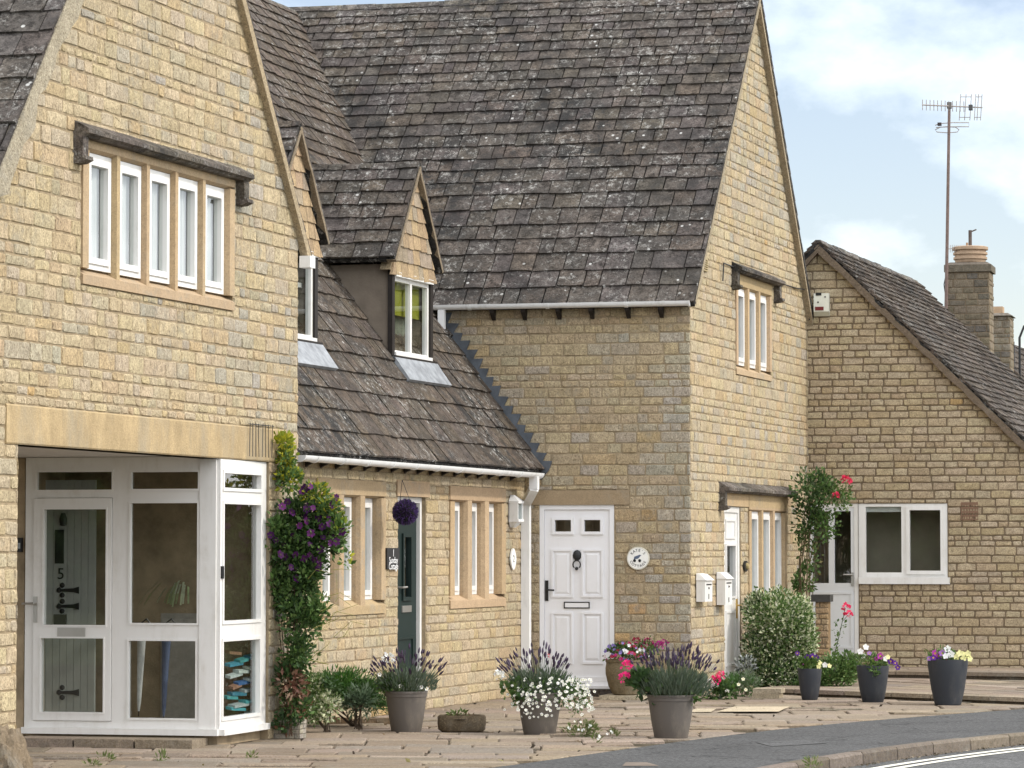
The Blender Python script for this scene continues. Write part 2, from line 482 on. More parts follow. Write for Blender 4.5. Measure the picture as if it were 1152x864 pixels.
M['earth'] = mk_plain('ground', (0.09, 0.10, 0.05), 0.95, 0.1, 0.4, 0.6)
M['tone'] = mk_tone('painted', 0.45, 0.4, 0.06, 8)
M['matt'] = mk_tone('matt_painted', 0.85, 0.2, 0.15, 15, 0.2)

# ------------------------------------------------------------------ masonry and slates
BUFF = [(0.475, 0.383, 0.245), (0.49, 0.398, 0.258), (0.46, 0.371, 0.238), (0.50, 0.405, 0.262), (0.475, 0.365, 0.222), (0.455, 0.373, 0.252), (0.44, 0.37, 0.262), (0.485, 0.398, 0.268)]
TAN = [(0.43, 0.342, 0.218), (0.445, 0.357, 0.23), (0.415, 0.332, 0.213), (0.455, 0.365, 0.238), (0.42, 0.323, 0.195), (0.40, 0.338, 0.24), (0.395, 0.338, 0.252)]
BRICK = [(0.445, 0.36, 0.24), (0.46, 0.374, 0.252), (0.43, 0.345, 0.227), (0.47, 0.385, 0.262), (0.42, 0.33, 0.21), (0.44, 0.362, 0.25)]
def jit(c, k, rr):
    f = 1 + rr.uniform(-k, k)
    return (c[0] * f, c[1] * f * (1 + rr.uniform(-0.02, 0.02)), c[2] * f * (1 + rr.uniform(-0.06, 0.06)))
def stone_wall(fr, poly, holes, seed, courses=(0.07, 0.16), lens=(0.12, 0.42), joint=0.011, pal=BUFF, face=0.0085, mb=None, depth=0.2, rough=0.004, over=0.0, smi=0, mmi=1, weather=None):
    """coursed blocks in front of a mortar face; holes are left open"""
    rr = random.Random(seed)
    mb = mb or MB()
    xs = [p[0] for p in poly]; ys = [p[1] for p in poly]
    X0, X1, Y0, Y1 = min(xs), max(xs), min(ys), max(ys)
    rects = [(X0, Y0, X1, Y1)]
    for h in holes: rects = [q for r in rects for q in subtract(r, h)]
    for r in rects:
        pg = clip_convex([(r[0], r[1]), (r[2], r[1]), (r[2], r[3]), (r[0], r[3])], poly)
        if len(pg) > 2: mb.add([fr.p(a, h, 0) for a, h in pg], [tuple(range(len(pg)))], (1, 1, 1), mmi)
    for (a0, h0, a1, h1) in holes:
        for (p, q) in (((a0, h0), (a0, h1)), ((a0, h1), (a1, h1)), ((a1, h1), (a1, h0)), ((a1, h0), (a0, h0))):
            mb.add([fr.p(*p, 0), fr.p(*q, 0), fr.p(*q, -depth), fr.p(*p, -depth)], [(0, 1, 2, 3)], (1, 1, 1), mmi)
    y = Y0
    while y < Y1 - 0.01:
        ch = rr.uniform(*courses)
        if rr.random() < 0.2: ch *= 0.8
        y1 = min(y + ch, Y1)
        x = X0 - rr.uniform(0, lens[1])
        while x < X1:
            L = rr.uniform(*lens) * (0.75 + 0.5 * (ch - courses[0]) / (courses[1] - courses[0] + 1e-6))
            rs = [(max(x, X0 - over), y, min(x + L, X1 + over), y1)]
            for h in holes: rs = [q for r in rs for q in subtract(r, h)]
            col0 = jit(rr.choice(pal), 0.045, rr)
            if rr.random() < 0.004: col0 = (col0[0] * 1.04, col0[1] * 0.88, col0[2] * 0.66)
            if weather and rr.random() < weather(x + L / 2, (y + y1) / 2): col0 = jit(rr.choice([(.41, .362, .278), (.42, .37, .285), (.385, .35, .285), (.40, .345, .25)]), .06, rr)
            for r in rs:
                if r[2] - r[0] < 0.02 or r[3] - r[1] < 0.018: continue
                j = joint / 2
                if r[0] < X0 + 1e-6: xl = r[0]
                else: xl = r[0] + j
                xr = r[2] if r[2] > X1 - 1e-6 else r[2] - j
                q = min(.016, (xr - xl) * .2, (r[3] - r[1]) * .22); k = lambda: rr.uniform(.25, 1) * q
                e = lambda: rr.uniform(-.0035, .0035)
                yb, yt = r[1] + j, r[3] - j
                pg = clip_convex([(xl + k(), yb + e()), ((xl + xr) / 2, yb + e()), (xr - k(), yb + e()), (xr, yb + k()), (xr, yt - k()), (xr - k(), yt + e()), ((xl + xr) / 2, yt + e()), (xl + k(), yt + e()), (xl, yt - k()), (xl, yb + k())], poly if over == 0 else [(p[0] + (over if p[0] > (X0 + X1) / 2 else -over), p[1]) for p in poly])
                if len(pg) < 3 or area(pg) < 0.0008: continue
                cx = sum(p[0] for p in pg) / len(pg); cy = sum(p[1] for p in pg) / len(pg)
                f = face + rr.uniform(-rough, rough)
                ins = 0.008
                back = [fr.p(a + rr.uniform(-.004, .004), h + rr.uniform(-.005, .005), -0.001) for a, h in pg]
                front = []
                for a, h in pg:
                    da, dh = cx - a, cy - h
                    front.append(fr.p(a + (ins if da > 0 else -ins) * min(1, abs(da) / ins * .5) , h + (ins if dh > 0 else -ins) * min(1, abs(dh) / ins * .5), f + rr.uniform(-rough, rough) * .7))
                n = len(pg)
                mid = fr.p(cx, cy, f + rr.uniform(0, rough) * 1.2)
                fs = [(i, (i + 1) % n, n + (i + 1) % n, n + i) for i in range(n)] + [(n + i, n + (i + 1) % n, 2 * n) for i in range(n)]
                mb.add(back + front + [mid], fs, col0, smi)
            x += L
        y = y1
    return mb

SLATE = [(0.093, 0.079, 0.068), (0.097, 0.082, 0.069), (0.089, 0.075, 0.067), (0.086, 0.075, 0.068), (0.101, 0.082, 0.068), (0.084, 0.073, 0.065), (0.093, 0.079, 0.07)]
BROWN = [(0.099, 0.077, 0.06), (0.104, 0.081, 0.062), (0.094, 0.074, 0.058), (0.11, 0.085, 0.066), (0.09, 0.072, 0.058)]
def slate_roof(mb, org, e, s, poly, seed, ex0=0.27, ex1=0.15, wd=(0.18, 0.44), pal=SLATE, thick=0.016, tilt=0.026):
    """overlapping stone slates in diminishing courses; poly (convex) is in (x along e, y up the slope)"""
    rr = random.Random(seed)
    e = e.normalized(); s = s.normalized()
    n = e.cross(s).normalized()
    if n.z < 0: n = -n
    P = lambda x, y, k: org + e * x + s * y + n * k
    cw = 0.5 * sum(poly[i][0] * poly[(i + 1) % len(poly)][1] - poly[(i + 1) % len(poly)][0] * poly[i][1] for i in range(len(poly)))
    if cw < 0: poly = poly[::-1]
    Y0, Y1 = min(p[1] for p in poly), max(p[1] for p in poly)
    X0, X1 = min(p[0] for p in poly), max(p[0] for p in poly)
    mb.loft([[P(x, y, -0.05) for x, y in poly], [P(x, y, -0.004) for x, y in poly]], (0.03, 0.028, 0.026))
    y = Y0
    while y < Y1 - 0.02:
        t = (y - Y0) / (Y1 - Y0)
        ex = (ex0 + (ex1 - ex0) * t) * rr.uniform(0.9, 1.1)
        x = X0 - rr.uniform(0, wd[1])
        wsc = 1 - 0.35 * t
        while x < X1:
            W = rr.uniform(*wd) * wsc
            g = rr.uniform(0.004, 0.010)
            dy = rr.uniform(-0.008, 0.008)
            pg = clip_convex([(x + g, y + dy + rr.uniform(-.008, .008)), (x + W * .5, y + dy + rr.uniform(-.012, .012)), (x + W - g, y + dy + rr.uniform(-.008, .008)), (x + W - g, y + ex + 0.05), (x + g, y + ex + 0.05)], poly)
            if len(pg) > 2 and area(pg) > 0.002:
                lift = rr.uniform(0, 0.012); tw = rr.uniform(-0.02, 0.02)
                def top(q): return max(0.003, tilt * (1 - (q[1] - y) / (ex + 0.05)) + thick + lift + tw * (q[0] - x - W / 2))
                m_ = len(pg)
                vs = [P(q[0], q[1], top(q)) for q in pg] + [P(q[0], q[1], top(q) - thick - 0.012) for q in pg]
                col = jit(rr.choice(pal), 0.10, rr)
                mb.add(vs, [tuple(range(m_))] + [(i, m_ + i, m_ + (i + 1) % m_, (i + 1) % m_) for i in range(m_)], col)
            x += W
        y += ex
    return mb
def ridge_stones(mb, p0, p1, e1, e2, seed, w_=0.2, L=0.45):
    """inverted V ridge stones from p0 to p1; e1, e2 point down the two slopes"""
    rr = random.Random(seed)
    d = (p1 - p0); n = max(1, int(d.length / L)); d = d / n
    for i in range(n):
        a = p0 + d * (i + 0.006 / L); b = p0 + d * (i + 1 - 0.006 / L)
        k = rr.uniform(-.008, .008)
        ring = lambda q: [q + e1 * w_ + Z * (0.03 + k), q + e1 * .05 + Z * (0.075 + k), q + e2 * .05 + Z * (0.075 + k), q + e2 * w_ + Z * (0.03 + k), q + e2 * w_ - Z * .03, q - Z * .02, q + e1 * w_ - Z * .03]
        mb.loft([ring(a), ring(b)], jit((0.15, 0.135, 0.115), 0.12, rr))
    return mb

# ------------------------------------------------------------------ windows
ASH = (0.43, 0.318, 0.195)
def light_unit(fr, a0, a1, h0, h1, o, win, sash=True, bars=None, room=0.7, curtain=None, rr=rnd, mat='pvc', w1=0.05, w2=0.05, roomcol=None):
    """one white casement in its opening: frame, pane, and the room behind it"""
    f = MB().ring(fr, a0, a1, h0, h1, w1, o - 0.07, o)
    i0, i1, j0, j1 = a0 + w1 - 0.004, a1 - w1 + 0.004, h0 + w1 - 0.004, h1 - w1 + 0.004
    if sash: f.ring(fr, i0, i1, j0, j1, w2, o - 0.055, o + 0.016)
    if bars: bars(f)
    fo = f.build('frame', M[mat], win)
    k = w2 if sash else 0
    MB().add([fr.p(i0 + k, j0 + k, o - 0.025), fr.p(i1 - k, j0 + k, o - 0.025), fr.p(i1 - k, j1 - k, o - 0.025), fr.p(i0 + k, j1 - k, o - 0.025)], [(0, 1, 2, 3)]).build('pane', M['glass'], win)
    if curtain is not None:
        curtain_mesh(fr, a0 + 0.01, a1 - 0.01, h0 + 0.01, h1, o - 0.085, rr, curtain).build('curtain', M['curtain'], win)
def curtain_mesh(fr, a0, a1, h0, h1, o, rr, col):
    mb = MB()
    n = max(6, int((a1 - a0) / 0.018)); ph = rr.uniform(0, 6)
    top, bot = [], []
    for i in range(n + 1):
        a = a0 + (a1 - a0) * i / n
        k = 0.014 * math.sin(a * 75 + ph) + 0.008 * math.sin(a * 31 + ph * 2)
        top.append(fr.p(a, h1, o + k)); bot.append(fr.p(a, h0, o + k * 1.3))
    mb.add(bot + top, [(i, i + 1, n + 2 + i, n + 1 + i) for i in range(n)], col)
    return mb
def room_box(fr, a0, a1, h0, h1, o, depth, parent, mat='room', name='window_recess'):
    mb = MB()
    q = fr.p
    vs = [q(a0, h0, o), q(a1, h0, o), q(a1, h1, o), q(a0, h1, o), q(a0, h0, o - depth), q(a1, h0, o - depth), q(a1, h1, o - depth), q(a0, h1, o - depth)]
    mb.add(vs, [(4, 5, 6, 7), (0, 1, 5, 4), (1, 2, 6, 5), (2, 3, 7, 6), (3, 0, 4, 7)])
    return mb.build(name, M[mat], parent)
def stone_window(fr, a0, a1, h0, h1, n, root, seed, jamb=0.13, head=0.16, sill=0.13, mull=0.11, curtains=None, sashes=True, set_back=0.055, label=None, headcol=None):
    """dressed stone surround with chamfered mullions and white lights"""
    rr = random.Random(seed)
    mb = MB()
    pr = 0.021
    c0 = jit(ASH, 0.05, rr)
    g0, g1, t0, t1 = a0 + jamb, a1 - jamb, h0 + sill, h1 - head
    dk = -0.19
    mb.vprism(fr, [(a0, dk), (a0, pr), (g0 - 0.015, pr), (g0, pr - 0.05), (g0, dk)], t0, t1, c0)
    mb.vprism(fr, [(a1, dk), (g1, dk), (g1, pr - 0.05), (g1 + 0.015, pr), (a1, pr)], t0, t1, c0)
    mb.hprism(fr, [(t1, dk), (t1, pr - 0.05), (t1 + 0.02, pr), (h1, pr), (h1, dk)], a0, a1, headcol or jit(ASH, 0.05, rr))
    mb.hprism(fr, [(h0, dk), (h0, pr + 0.003), (t0 - 0.055, pr + 0.003), (t0 + 0.004, -0.08), (t0 + 0.004, dk)], a0 + 0.002, a1 - 0.002, jit(ASH, 0.05, rr))
    lw = ((g1 - g0) - mull * (n - 1)) / n
    lights = []
    for i in range(n):
        x0 = g0 + i * (lw + mull)
        lights.append((x0, x0 + lw))
        if i < n - 1:
            m0, m1 = x0 + lw, x0 + lw + mull
            mc = (m0 + m1) / 2
            mb.vprism(fr, [(m0, dk), (m0, pr - 0.05), (mc - mull * .40, pr - 0.004), (mc + mull * .40, pr - 0.004), (m1, pr - 0.05), (m1, dk)], t0 - 0.05, t1 + 0.02, jit(ASH, 0.07, rr))
    win = mb.build('window', M['ashlar'], root)
    if label: win['label'] = label
    for i, (x0, x1) in enumerate(lights):
        light_unit(fr, x0 + 0.004, x1 - 0.004, t0 + 0.006, t1 - 0.004, -set_back, win, sashes, curtain=(curtains[i] if curtains else None), rr=rr)
    room_box(fr, g0 - 0.02, g1 + 0.02, t0 - 0.02, t1 + 0.02, dk, 0.7, win)
    return win
def hood_mould(fr, a0, a1, h, root, pj=0.14, drop=0.16, seed=1, left=True, right=True):
    mb = MB()
    c = (0.13, 0.11, 0.09)
    prof = [(h + 0.115, 0.0), (h + 0.042, pj), (h + 0.005, pj), (h - 0.005, pj - 0.03), (h - 0.02, pj - 0.05), (h - 0.02, 0.0)]
    rr = random.Random(seed)
    n = max(2, int((a1 - a0) / 0.55)); st = (a1 - a0) / n
    for i in range(n):
        k = rr.uniform(-.003, .003)
        mb.hprism(fr, [(x + k, y) for x, y in prof], a0 + i * st + .0015, a0 + (i + 1) * st - .0015, jit(c, 0.15, rr))
    for on, x in ((left, a0), (right, a1)):
        if not on: continue
        s_ = 1 if x == a0 else -1
        xa, xb = sorted((x, x + s_ * 0.11))
        mb.box(fr, xa, xb, h - 0.02 - drop, h - 0.022, 0.0, pj * .62, jit(c, .1, rr))
        mb.hprism(fr, [(h - 0.02 - drop, 0.0), (h - 0.02 - drop, pj * .85), (h - 0.05 - drop, pj * .9), (h - 0.075 - drop, pj * .5), (h - 0.08 - drop, 0.0)], xa - 0.015, xb + 0.015, jit(c, .1, rr))
    return mb.build('hood_mould', M['slate'], root)
def gutter(fr, a0, a1, h, o, root, seed=1, step=0.9, fall=0.0):
    mb = MB()
    r = 0.058
    outer = [(math.cos(t) * r, math.sin(t) * r) for t in [math.pi + i * math.pi / 8 for i in range(9)]]
    inner = [(x * .88, y * .88 ) for x, y in outer[::-1]]
    prof = [(h + y + 0.058, o + x) for x, y in outer] + [(h + y + 0.058, o + x) for x, y in inner]
    mb.hprism(fr, prof, a0, a1)
    a = a0 + step * .5
    big = [(x * 1.12, y * 1.14) for x, y in outer]
    while a < a1:
        mb.hprism(fr, [(h + y + 0.058, o + x) for x, y in big] + [(h + y + 0.058, o + x) for x, y in outer[::-1]], a - 0.02, a + 0.02)
        a += step
    for x in (a0, a1):
        mb.hprism(fr, [(h + y + 0.058, o + x_) for x_, y in big], x - 0.012, x + 0.012)
    return mb.build('gutter', M['gutter'], root, 40)
def bracket_feet(fr, xs, h, o0, root):
    for x in xs:
        MB().hprism(fr, [(h, 0.022), (h - .13, 0.022), (h - .11, 0.05), (h - .04, o0 * .88), (h, o0 * .9)], x - 0.024, x + 0.024).build('eaves_bracket', M['bracket'], root)

# ================================================================== SETTING: road, footway, kerb, paving
def smooth_line(pts, n=6):
    out = []
    for i in range(len(pts) - 1):
        p0, p1, p2, p3 = pts[max(i - 1, 0)], pts[i], pts[i + 1], pts[min(i + 2, len(pts) - 1)]
        for k in range(n):
            t = k / n
            out.append(tuple(0.5 * ((2 * p1[j]) + (p2[j] - p0[j]) * t + (2 * p0[j] - 5 * p1[j] + 4 * p2[j] - p3[j]) * t * t + (3 * p1[j] - p0[j] - 3 * p2[j] + p3[j]) * t ** 3) for j in (0, 1)))
    out.append(pts[-1]); return out
def offset_line(ln, d):
    out = []
    for i, p in enumerate(ln):
        q0, q1 = ln[max(i - 1, 0)], ln[min(i + 1, len(ln) - 1)]
        dx, dy = q1[0] - q0[0], q1[1] - q0[1]
        L = math.hypot(dx, dy)
        out.append((p[0] + dy / L * d, p[1] - dx / L * d))
    return out
def strip(l0, l1, z, name, m_, kind='structure', z0=None):
    mb = MB(); n = len(l0)
    mb.add([(x, y, z) for x, y in l0] + [(x, y, z) for x, y in l1], [(i, n + i, n + i + 1, i + 1) for i in range(n - 1)])
    if z0 is not None:
        mb.add([(x, y, z) for x, y in l1] + [(x, y, z0) for x, y in l1], [(i, n + i, n + i + 1, i + 1) for i in range(n - 1)])
    o = mb.build(name, m_)
    if kind: o['kind'] = kind
    return o
TARM = smooth_line([(-6.6, 12), (-4.2, 18), (-2.0, 23), (-.11, 27), (2.6, 32.73), (5.57, 36.89), (9.5, 41.2), (15, 46), (24, 52)])
KERB = smooth_line([(-3.4, 12), (-1.2, 18.5), (0.6, 23.4), (2.19, 27.42), (3.07, 29.3), (4.01, 30.94), (5.0, 32.3), (7.6, 35.2), (12, 39), (18, 43.2), (26, 48)])
def resample(ln, n):
    acc = [0.0]
    for i in range(1, len(ln)): acc.append(acc[-1] + math.hypot(ln[i][0] - ln[i - 1][0], ln[i][1] - ln[i - 1][1]))
    out = []; k = 0
    for i in range(n):
        t = acc[-1] * i / (n - 1)
        while k < len(ln) - 2 and acc[k + 1] < t: k += 1
        f = (t - acc[k]) / (acc[k + 1] - acc[k])
        out.append((ln[k][0] + (ln[k + 1][0] - ln[k][0]) * f, ln[k][1] + (ln[k + 1][1] - ln[k][1]) * f))
    return out
KERB = resample(KERB, 60); TARM = resample(TARM, 60)
g = MB().add([(-900, -300, -.16), (900, -300, -.16), (900, 1500, -.16), (-900, 1500, -.16)], [(0, 1, 2, 3)]).build('ground', M['earth'])
g['kind'] = 'structure'
strip(KERB, offset_line(KERB, 7.0), -0.108, 'road', M['road'])
strip(TARM, KERB, -0.006, 'footway', M['asphalt'])
# kerb stones, each stone a step in one kerb
kb = MB(); k0 = offset_line(KERB, 0.003); k1 = offset_line(KERB, 0.125)
acc = 0; start = 0
rk = random.Random(4)
for i in range(1, len(KERB)):
    c_ = jit((0.21, 0.18, 0.155), .12, rk); dz = rk.uniform(-.006, .004)
    e0, e1 = Vector((*k0[i - 1], 0)), Vector((*k0[i], 0)); f0, f1 = Vector((*k1[i - 1], 0)), Vector((*k1[i], 0))
    L = (e1 - e0).length; m_ = max(1, round(L / 0.7))
    for j in range(m_):
        t0, t1 = j / m_ + .010, (j + 1) / m_ - .010
        a, b, c2, d2 = e0.lerp(e1, t0), e0.lerp(e1, t1), f0.lerp(f1, t1), f0.lerp(f1, t0)
        dz = rk.uniform(-.005, .004)
        up = Vector((0, 0, .002 + dz)); dn = Vector((0, 0, -.14))
        bev = Vector((0, 0, -.02))
        ins0, ins1 = (d2 - a) * .86, (c2 - b) * .86
        kb.loft([[a + dn, a + up, a + ins0 + up, d2 + up + bev, d2 + dn], [b + dn, b + up, b + ins1 + up, c2 + up + bev, c2 + dn]], jit((0.17, 0.14, 0.115), .28, rk))
o = kb.build('kerb', M['paver']); o['kind'] = 'structure'
for off in (0.34, 0.50):
    strip(offset_line(KERB, off), offset_line(KERB, off + .085), -0.103, 'road_marking', M['line'])
# joint bed and paving stones
back = [(-30, y) for x, y in TARM]
bedline = offset_line(TARM, -0.0)
strip(back, bedline, -0.022, 'paving_bed', M['bed'])
pv = MB(); rp = random.Random(11)
PAVE = [(0.255, 0.203, 0.152), (0.272, 0.222, 0.172), (0.235, 0.19, 0.146), (0.292, 0.238, 0.185), (0.246, 0.193, 0.145), (0.222, 0.187, 0.15), (0.268, 0.212, 0.16)]
def tarm_x(y):
    for i in range(len(TARM) - 1):
        if TARM[i][1] <= y <= TARM[i + 1][1]:
            t = (y - TARM[i][1]) / (TARM[i + 1][1] - TARM[i][1] + 1e-9)
            return TARM[i][0] + t * (TARM[i + 1][0] - TARM[i][0])
    return 99
y = 22.5
while y < 44.5:
    dyy = rp.choice([0.32, 0.4, 0.5, 0.62])
    x = -6.5 + rp.uniform(-.5, 0)
    while x < 8:
        L = rp.choice([0.45, 0.6, 0.75, 0.9])
        yy = y + x * -0.06
        lim = min(tarm_x(yy), tarm_x(yy + dyy)) - 0.03
        x1 = min(x + L, lim)
        if x1 - x > 0.12 and yy > 22:
            z = rp.uniform(-.006, .006); tx, ty = rp.uniform(-.006, .006), rp.uniform(-.008, .008)
            j = rp.uniform(.006, .014)
            col = jit(rp.choice(PAVE), .16, rp)
            xa = xb = x1
            if x + L >= lim: xa, xb = tarm_x(yy + j) - .012, tarm_x(yy + dyy - j) - .012
            pts = [(x + j, yy + j), (xa - j, yy + j + rp.uniform(-.01, .01)), (xb - j, yy + dyy - j), (x + j, yy + dyy - j + rp.uniform(-.01, .01))]
            cz = [z - tx - ty, z + tx - ty, z + tx + ty, z - tx + ty]
            b = .012
            pts2 = [(pts[0][0] + b, pts[0][1] + b), (pts[1][0] - b, pts[1][1] + b), (pts[2][0] - b, pts[2][1] - b), (pts[3][0] + b, pts[3][1] - b)]
            pv.loft([[Vector((q[0], q[1], -.03)) for q in pts], [Vector((q[0], q[1], cz[i] - .008)) for i, q in enumerate(pts)], [Vector((q[0], q[1], cz[i])) for i, q in enumerate(pts2)]], col)
        x += L
    y += dyy
o = pv.build('paving', M['paver']); o['kind'] = 'structure'
# raised terraces before the far cottage
def slab_course(poly, z0, z1, seed, nose=0.05):
    """poly: front-left, front-right, back-right, back-left"""
    rr = random.Random(seed); mb = MB()
    a, b, c_, d = [Vector((*p, 0)) for p in poly]
    nu = max(1, int((b - a).length / .7)); nv = max(1, int((d - a).length / .6))
    for j in range(nv):
        u = 0.0
        while u < 1 - 1e-4:
            u1 = min(1, u + rr.uniform(.7, 1.3) / nu)
            if 1 - u1 < .3 / nu: u1 = 1
            v0, v1 = j / nv, (j + 1) / nv
            f = lambda s_, t_: (a.lerp(b, s_)).lerp(d.lerp(c_, s_), t_)
            e = .006
            pts = [f(u + e / 4, v0 + e / 2), f(u1 - e / 4, v0 + e / 2), f(u1 - e / 4, v1 - e / 2), f(u + e / 4, v1 - e / 2)]
            dz = rr.uniform(-.004, .004)
            mb.loft([[q + Z * (z1 - .045) for q in pts], [q + Z * (z1 + dz) for q in pts]], jit(rr.choice(PAVE), .12, rr))
            u = u1
    inn = (d - a).normalized() * .05
    mb.hexa([a + inn + Z * z0, b + inn + Z * z0, c_ + Z * z0, d + Z * z0, a + inn + Z * (z1 - .046), b + inn + Z * (z1 - .046), c_ + Z * (z1 - .046), d + Z * (z1 - .046)], (0.10, 0.08, 0.06))
    o_ = mb.build('terrace', M['paver']); o_['kind'] = 'structure'
    return o_
slab_course([(2.9, 40.5), (5.95, 37.55), (8.4, 40.6), (6.0, 46.5)], -.02, 0.075, 3)
slab_course([(4.3, 43.9), (8.1, 42.2), (9.2, 45.2), (4.6, 47.0)], 0.03, 0.165, 4)

# ================================================================== frames of the buildings
r_ = ray(245, 822); FA = Plane(O + r_ * (29.7 / r_.y), U)            # near gable house
r_ = ray(650, 700); FB = Plane(O + r_ * (39.9 / r_.y), V)            # front of the cross wing
FK = Plane(FB.p(FB.A(590, py=600), 0), U)                             # low cottage between
FG = Plane(FB.p(FB.A(777), 0), U)                                     # street gable of the cross wing
r_ = ray(950, 748); FC = Plane(O + r_ * (45.6 / r_.y), V)             # cottage at the back
QX = FB.A(777); CX = FB.A(590, py=600)

def verge(fr, p0, p1, w_, o0, o1, root, mat='verge', col=(0.36, 0.28, 0.18), name='verge', seed=0, rag=0.0):
    """board or mortar strip along a gable slope, p0 low, p1 high"""
    rr = random.Random(seed)
    dx, dy = p1[0] - p0[0], p1[1] - p0[1]; L = math.hypot(dx, dy); dx /= L; dy /= L
    nx, ny = dy, -dx
    if ny > 0: nx, ny = -nx, -ny
    mb = MB(); n = max(1, int(L / (0.12 if rag else 1.1)))
    rings = []
    for i in range(n + 1):
        t = L * i / n; k = w_ * (1 + rr.uniform(-rag, rag)); q = o1 + rr.uniform(-rag, rag) * .02
        a, h = p0[0] + dx * t, p0[1] + dy * t
        rings.append([fr.p(a, h, o0), fr.p(a, h, q), fr.p(a + nx * k, h + ny * k, q), fr.p(a + nx * k, h + ny * k, o0)])
    mb.loft(rings, col)
    return mb.build(name, M[mat], root)

# ------------------------------------------------------------------ house A: near gable with porch
hA = thing('gable_house', 'honey stone gable house on the left with five light window over a white glazed porch', 'house', FA.p(-1.2, 0))
AL, AR, AAP, AH = -4.5, 1.92, (-1.2, 8.70), 2.525
winA = (-2.93, 3.845, 0.30, 5.085)
wallA = [(AL, 0), (AR, 0), (AR, 4.66), AAP, (AL, 4.52)]
lint = (-4.28, 2.525, 1.62, 2.83)
stone_wall(FA, wallA, [(-4.05, -0.01, 1.2, 2.525), winA, lint], 21, (0.09, 0.165), (0.12, 0.40), weather=lambda a, h: (.30 if a > .2 else .07)).build('wall', [M['stone'], M['mortar']], hA)
ml = MB()
ml.hprism(FA, [(lint[1], -.2), (lint[1], .008), (lint[1] + .012, .016), (lint[3] - .012, .016), (lint[3], .006), (lint[3], -.2)], lint[0], lint[2], (0.43, 0.325, 0.185))
ml.build('lintel', M['lintel'], hA)
wA = stone_window(FA, *[winA[i] for i in (0, 2, 1, 3)], 5, hA, 5, jamb=.13, head=.16, sill=.13, mull=.078, set_back=.03, curtains=[(0.60, 0.60, 0.61)] * 5)
hood_mould(FA, -3.09, 0.47, 5.03, hA, seed=3)
# roof: near slope and far slope, running back from the street gable
def gable_roof(root, fr, apex, left, right, back, over, seed, runs=((0.28, 0.15),), parts=(True, True), pal=SLATE, wd=(0.2, 0.5), ridge=True, name='roof'):
    """slates on both slopes of a roof whose gable lies in frame fr; back = vector along the ridge"""
    e = back.normalized(); L = back.length
    mb = MB()
    for on, foot in ((parts[0], left), (parts[1], right)):
        if not on: continue
        p = fr.p(foot[0], foot[1]) - e * over
        s_ = fr.p(apex[0], apex[1]) - fr.p(foot[0], foot[1])
        slate_roof(mb, p, e, s_, [(0, 0), (L + over, 0), (L + over, s_.length), (0, s_.length)], seed, *runs[0], wd=wd, pal=pal)
        seed += 1
    ro = mb.build(name, M['slate'], root)
    if ridge:
        a = fr.p(apex[0], apex[1]) - e * over
        d1 = (fr.p(*left) - fr.p(*apex)).normalized(); d2 = (fr.p(*right) - fr.p(*apex)).normalized()
        ridge_stones(MB(), a, a + e * (L + over), d1, d2, seed + 5).build('ridge', M['slate'], ro)
    return ro
gable_roof(hA, FA, (AAP[0], AAP[1] + .06), (-4.75, 4.30), (2.12, 4.45), -V * 7.5, 0.06, 40)
verge(FA, (-4.72, 4.35), (-1.2, 8.74), .17, 0.0, .075, hA, 'verge', (0.40, 0.35, 0.26), 'verge', 2, .35)
verge(FA, (2.12, 4.44), (-1.2, 8.72), .08, 0.0, .075, hA, 'verge', (0.42, 0.335, 0.22), 'verge', 3)
MB().box(FA, AR - .01, AR + .12, 4.36, 4.47, 0.02, .13).build('gutter_end', M['gutter'], hA)
def slab_wall(p0, p1, h0, h1, t=.2, col=(0.3, 0.24, 0.15)):
    d = (p1 - p0); n = Vector((d.y, -d.x, 0)).normalized() * t
    return MB().hexa([p0 + Z * h0, p1 + Z * h0, p1 + n + Z * h0, p0 + n + Z * h0, p0 + Z * h1, p1 + Z * h1, p1 + n + Z * h1, p0 + n + Z * h1], col)
slab_wall(FA.p(AR - .02, 0, -.21), FA.p(AR - .02, 0, -.21) - V * 7, 0, 4.5).build('side_wall', M['stone'], hA)
slab_wall(FA.p(AL + .23, 0, -.21), FA.p(AL + .23, 0, -.21) - V * 7, 2.9, 4.4).build('side_wall', M['stone'], hA)
# porch recess: soffit, inner walls, floor
PF = Plane(FA.p(0, 0, -0.02), V)                                      # glazed screen facing the camera
pl = PF.A(28, py=700)
pdir = Vector((ray(1640, 620).x, ray(1640, 620).y, 0)).normalized()
PS = Plane(FA.p(0, 0, 0.012), pdir)                                   # side screen
ps1 = 1.185
back_o = -1.75
mb = MB()
mb.add([FA.p(-4.4, 2.545, -.19), FA.p(1.9, 2.545, -.19), FA.p(1.9, 2.545, -.19) - V * 3.6, FA.p(-4.4, 2.545, -.19) - V * 3.6], [(0, 1, 2, 3)])
mb.build('porch_ceiling', M['soffit'], hA)
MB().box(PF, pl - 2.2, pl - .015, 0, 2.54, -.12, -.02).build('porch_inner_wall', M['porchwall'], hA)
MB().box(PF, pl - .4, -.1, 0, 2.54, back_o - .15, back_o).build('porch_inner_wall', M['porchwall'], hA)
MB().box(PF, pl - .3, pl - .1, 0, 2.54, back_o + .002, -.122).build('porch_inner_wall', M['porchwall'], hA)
MB().hexa([FA.p(-4.049, 0, -.2), FA.p(-4.07, 0, -.2), FA.p(-4.07, 0, -.2) - V * 2, FA.p(-4.049, 0, -.2) - V * 2, FA.p(-4.049, 2.54, -.2), FA.p(-4.07, 2.54, -.2), FA.p(-4.07, 2.54, -.2) - V * 2, FA.p(-4.049, 2.54, -.2) - V * 2]).build('porch_inner_wall', M['porchwall'], hA)
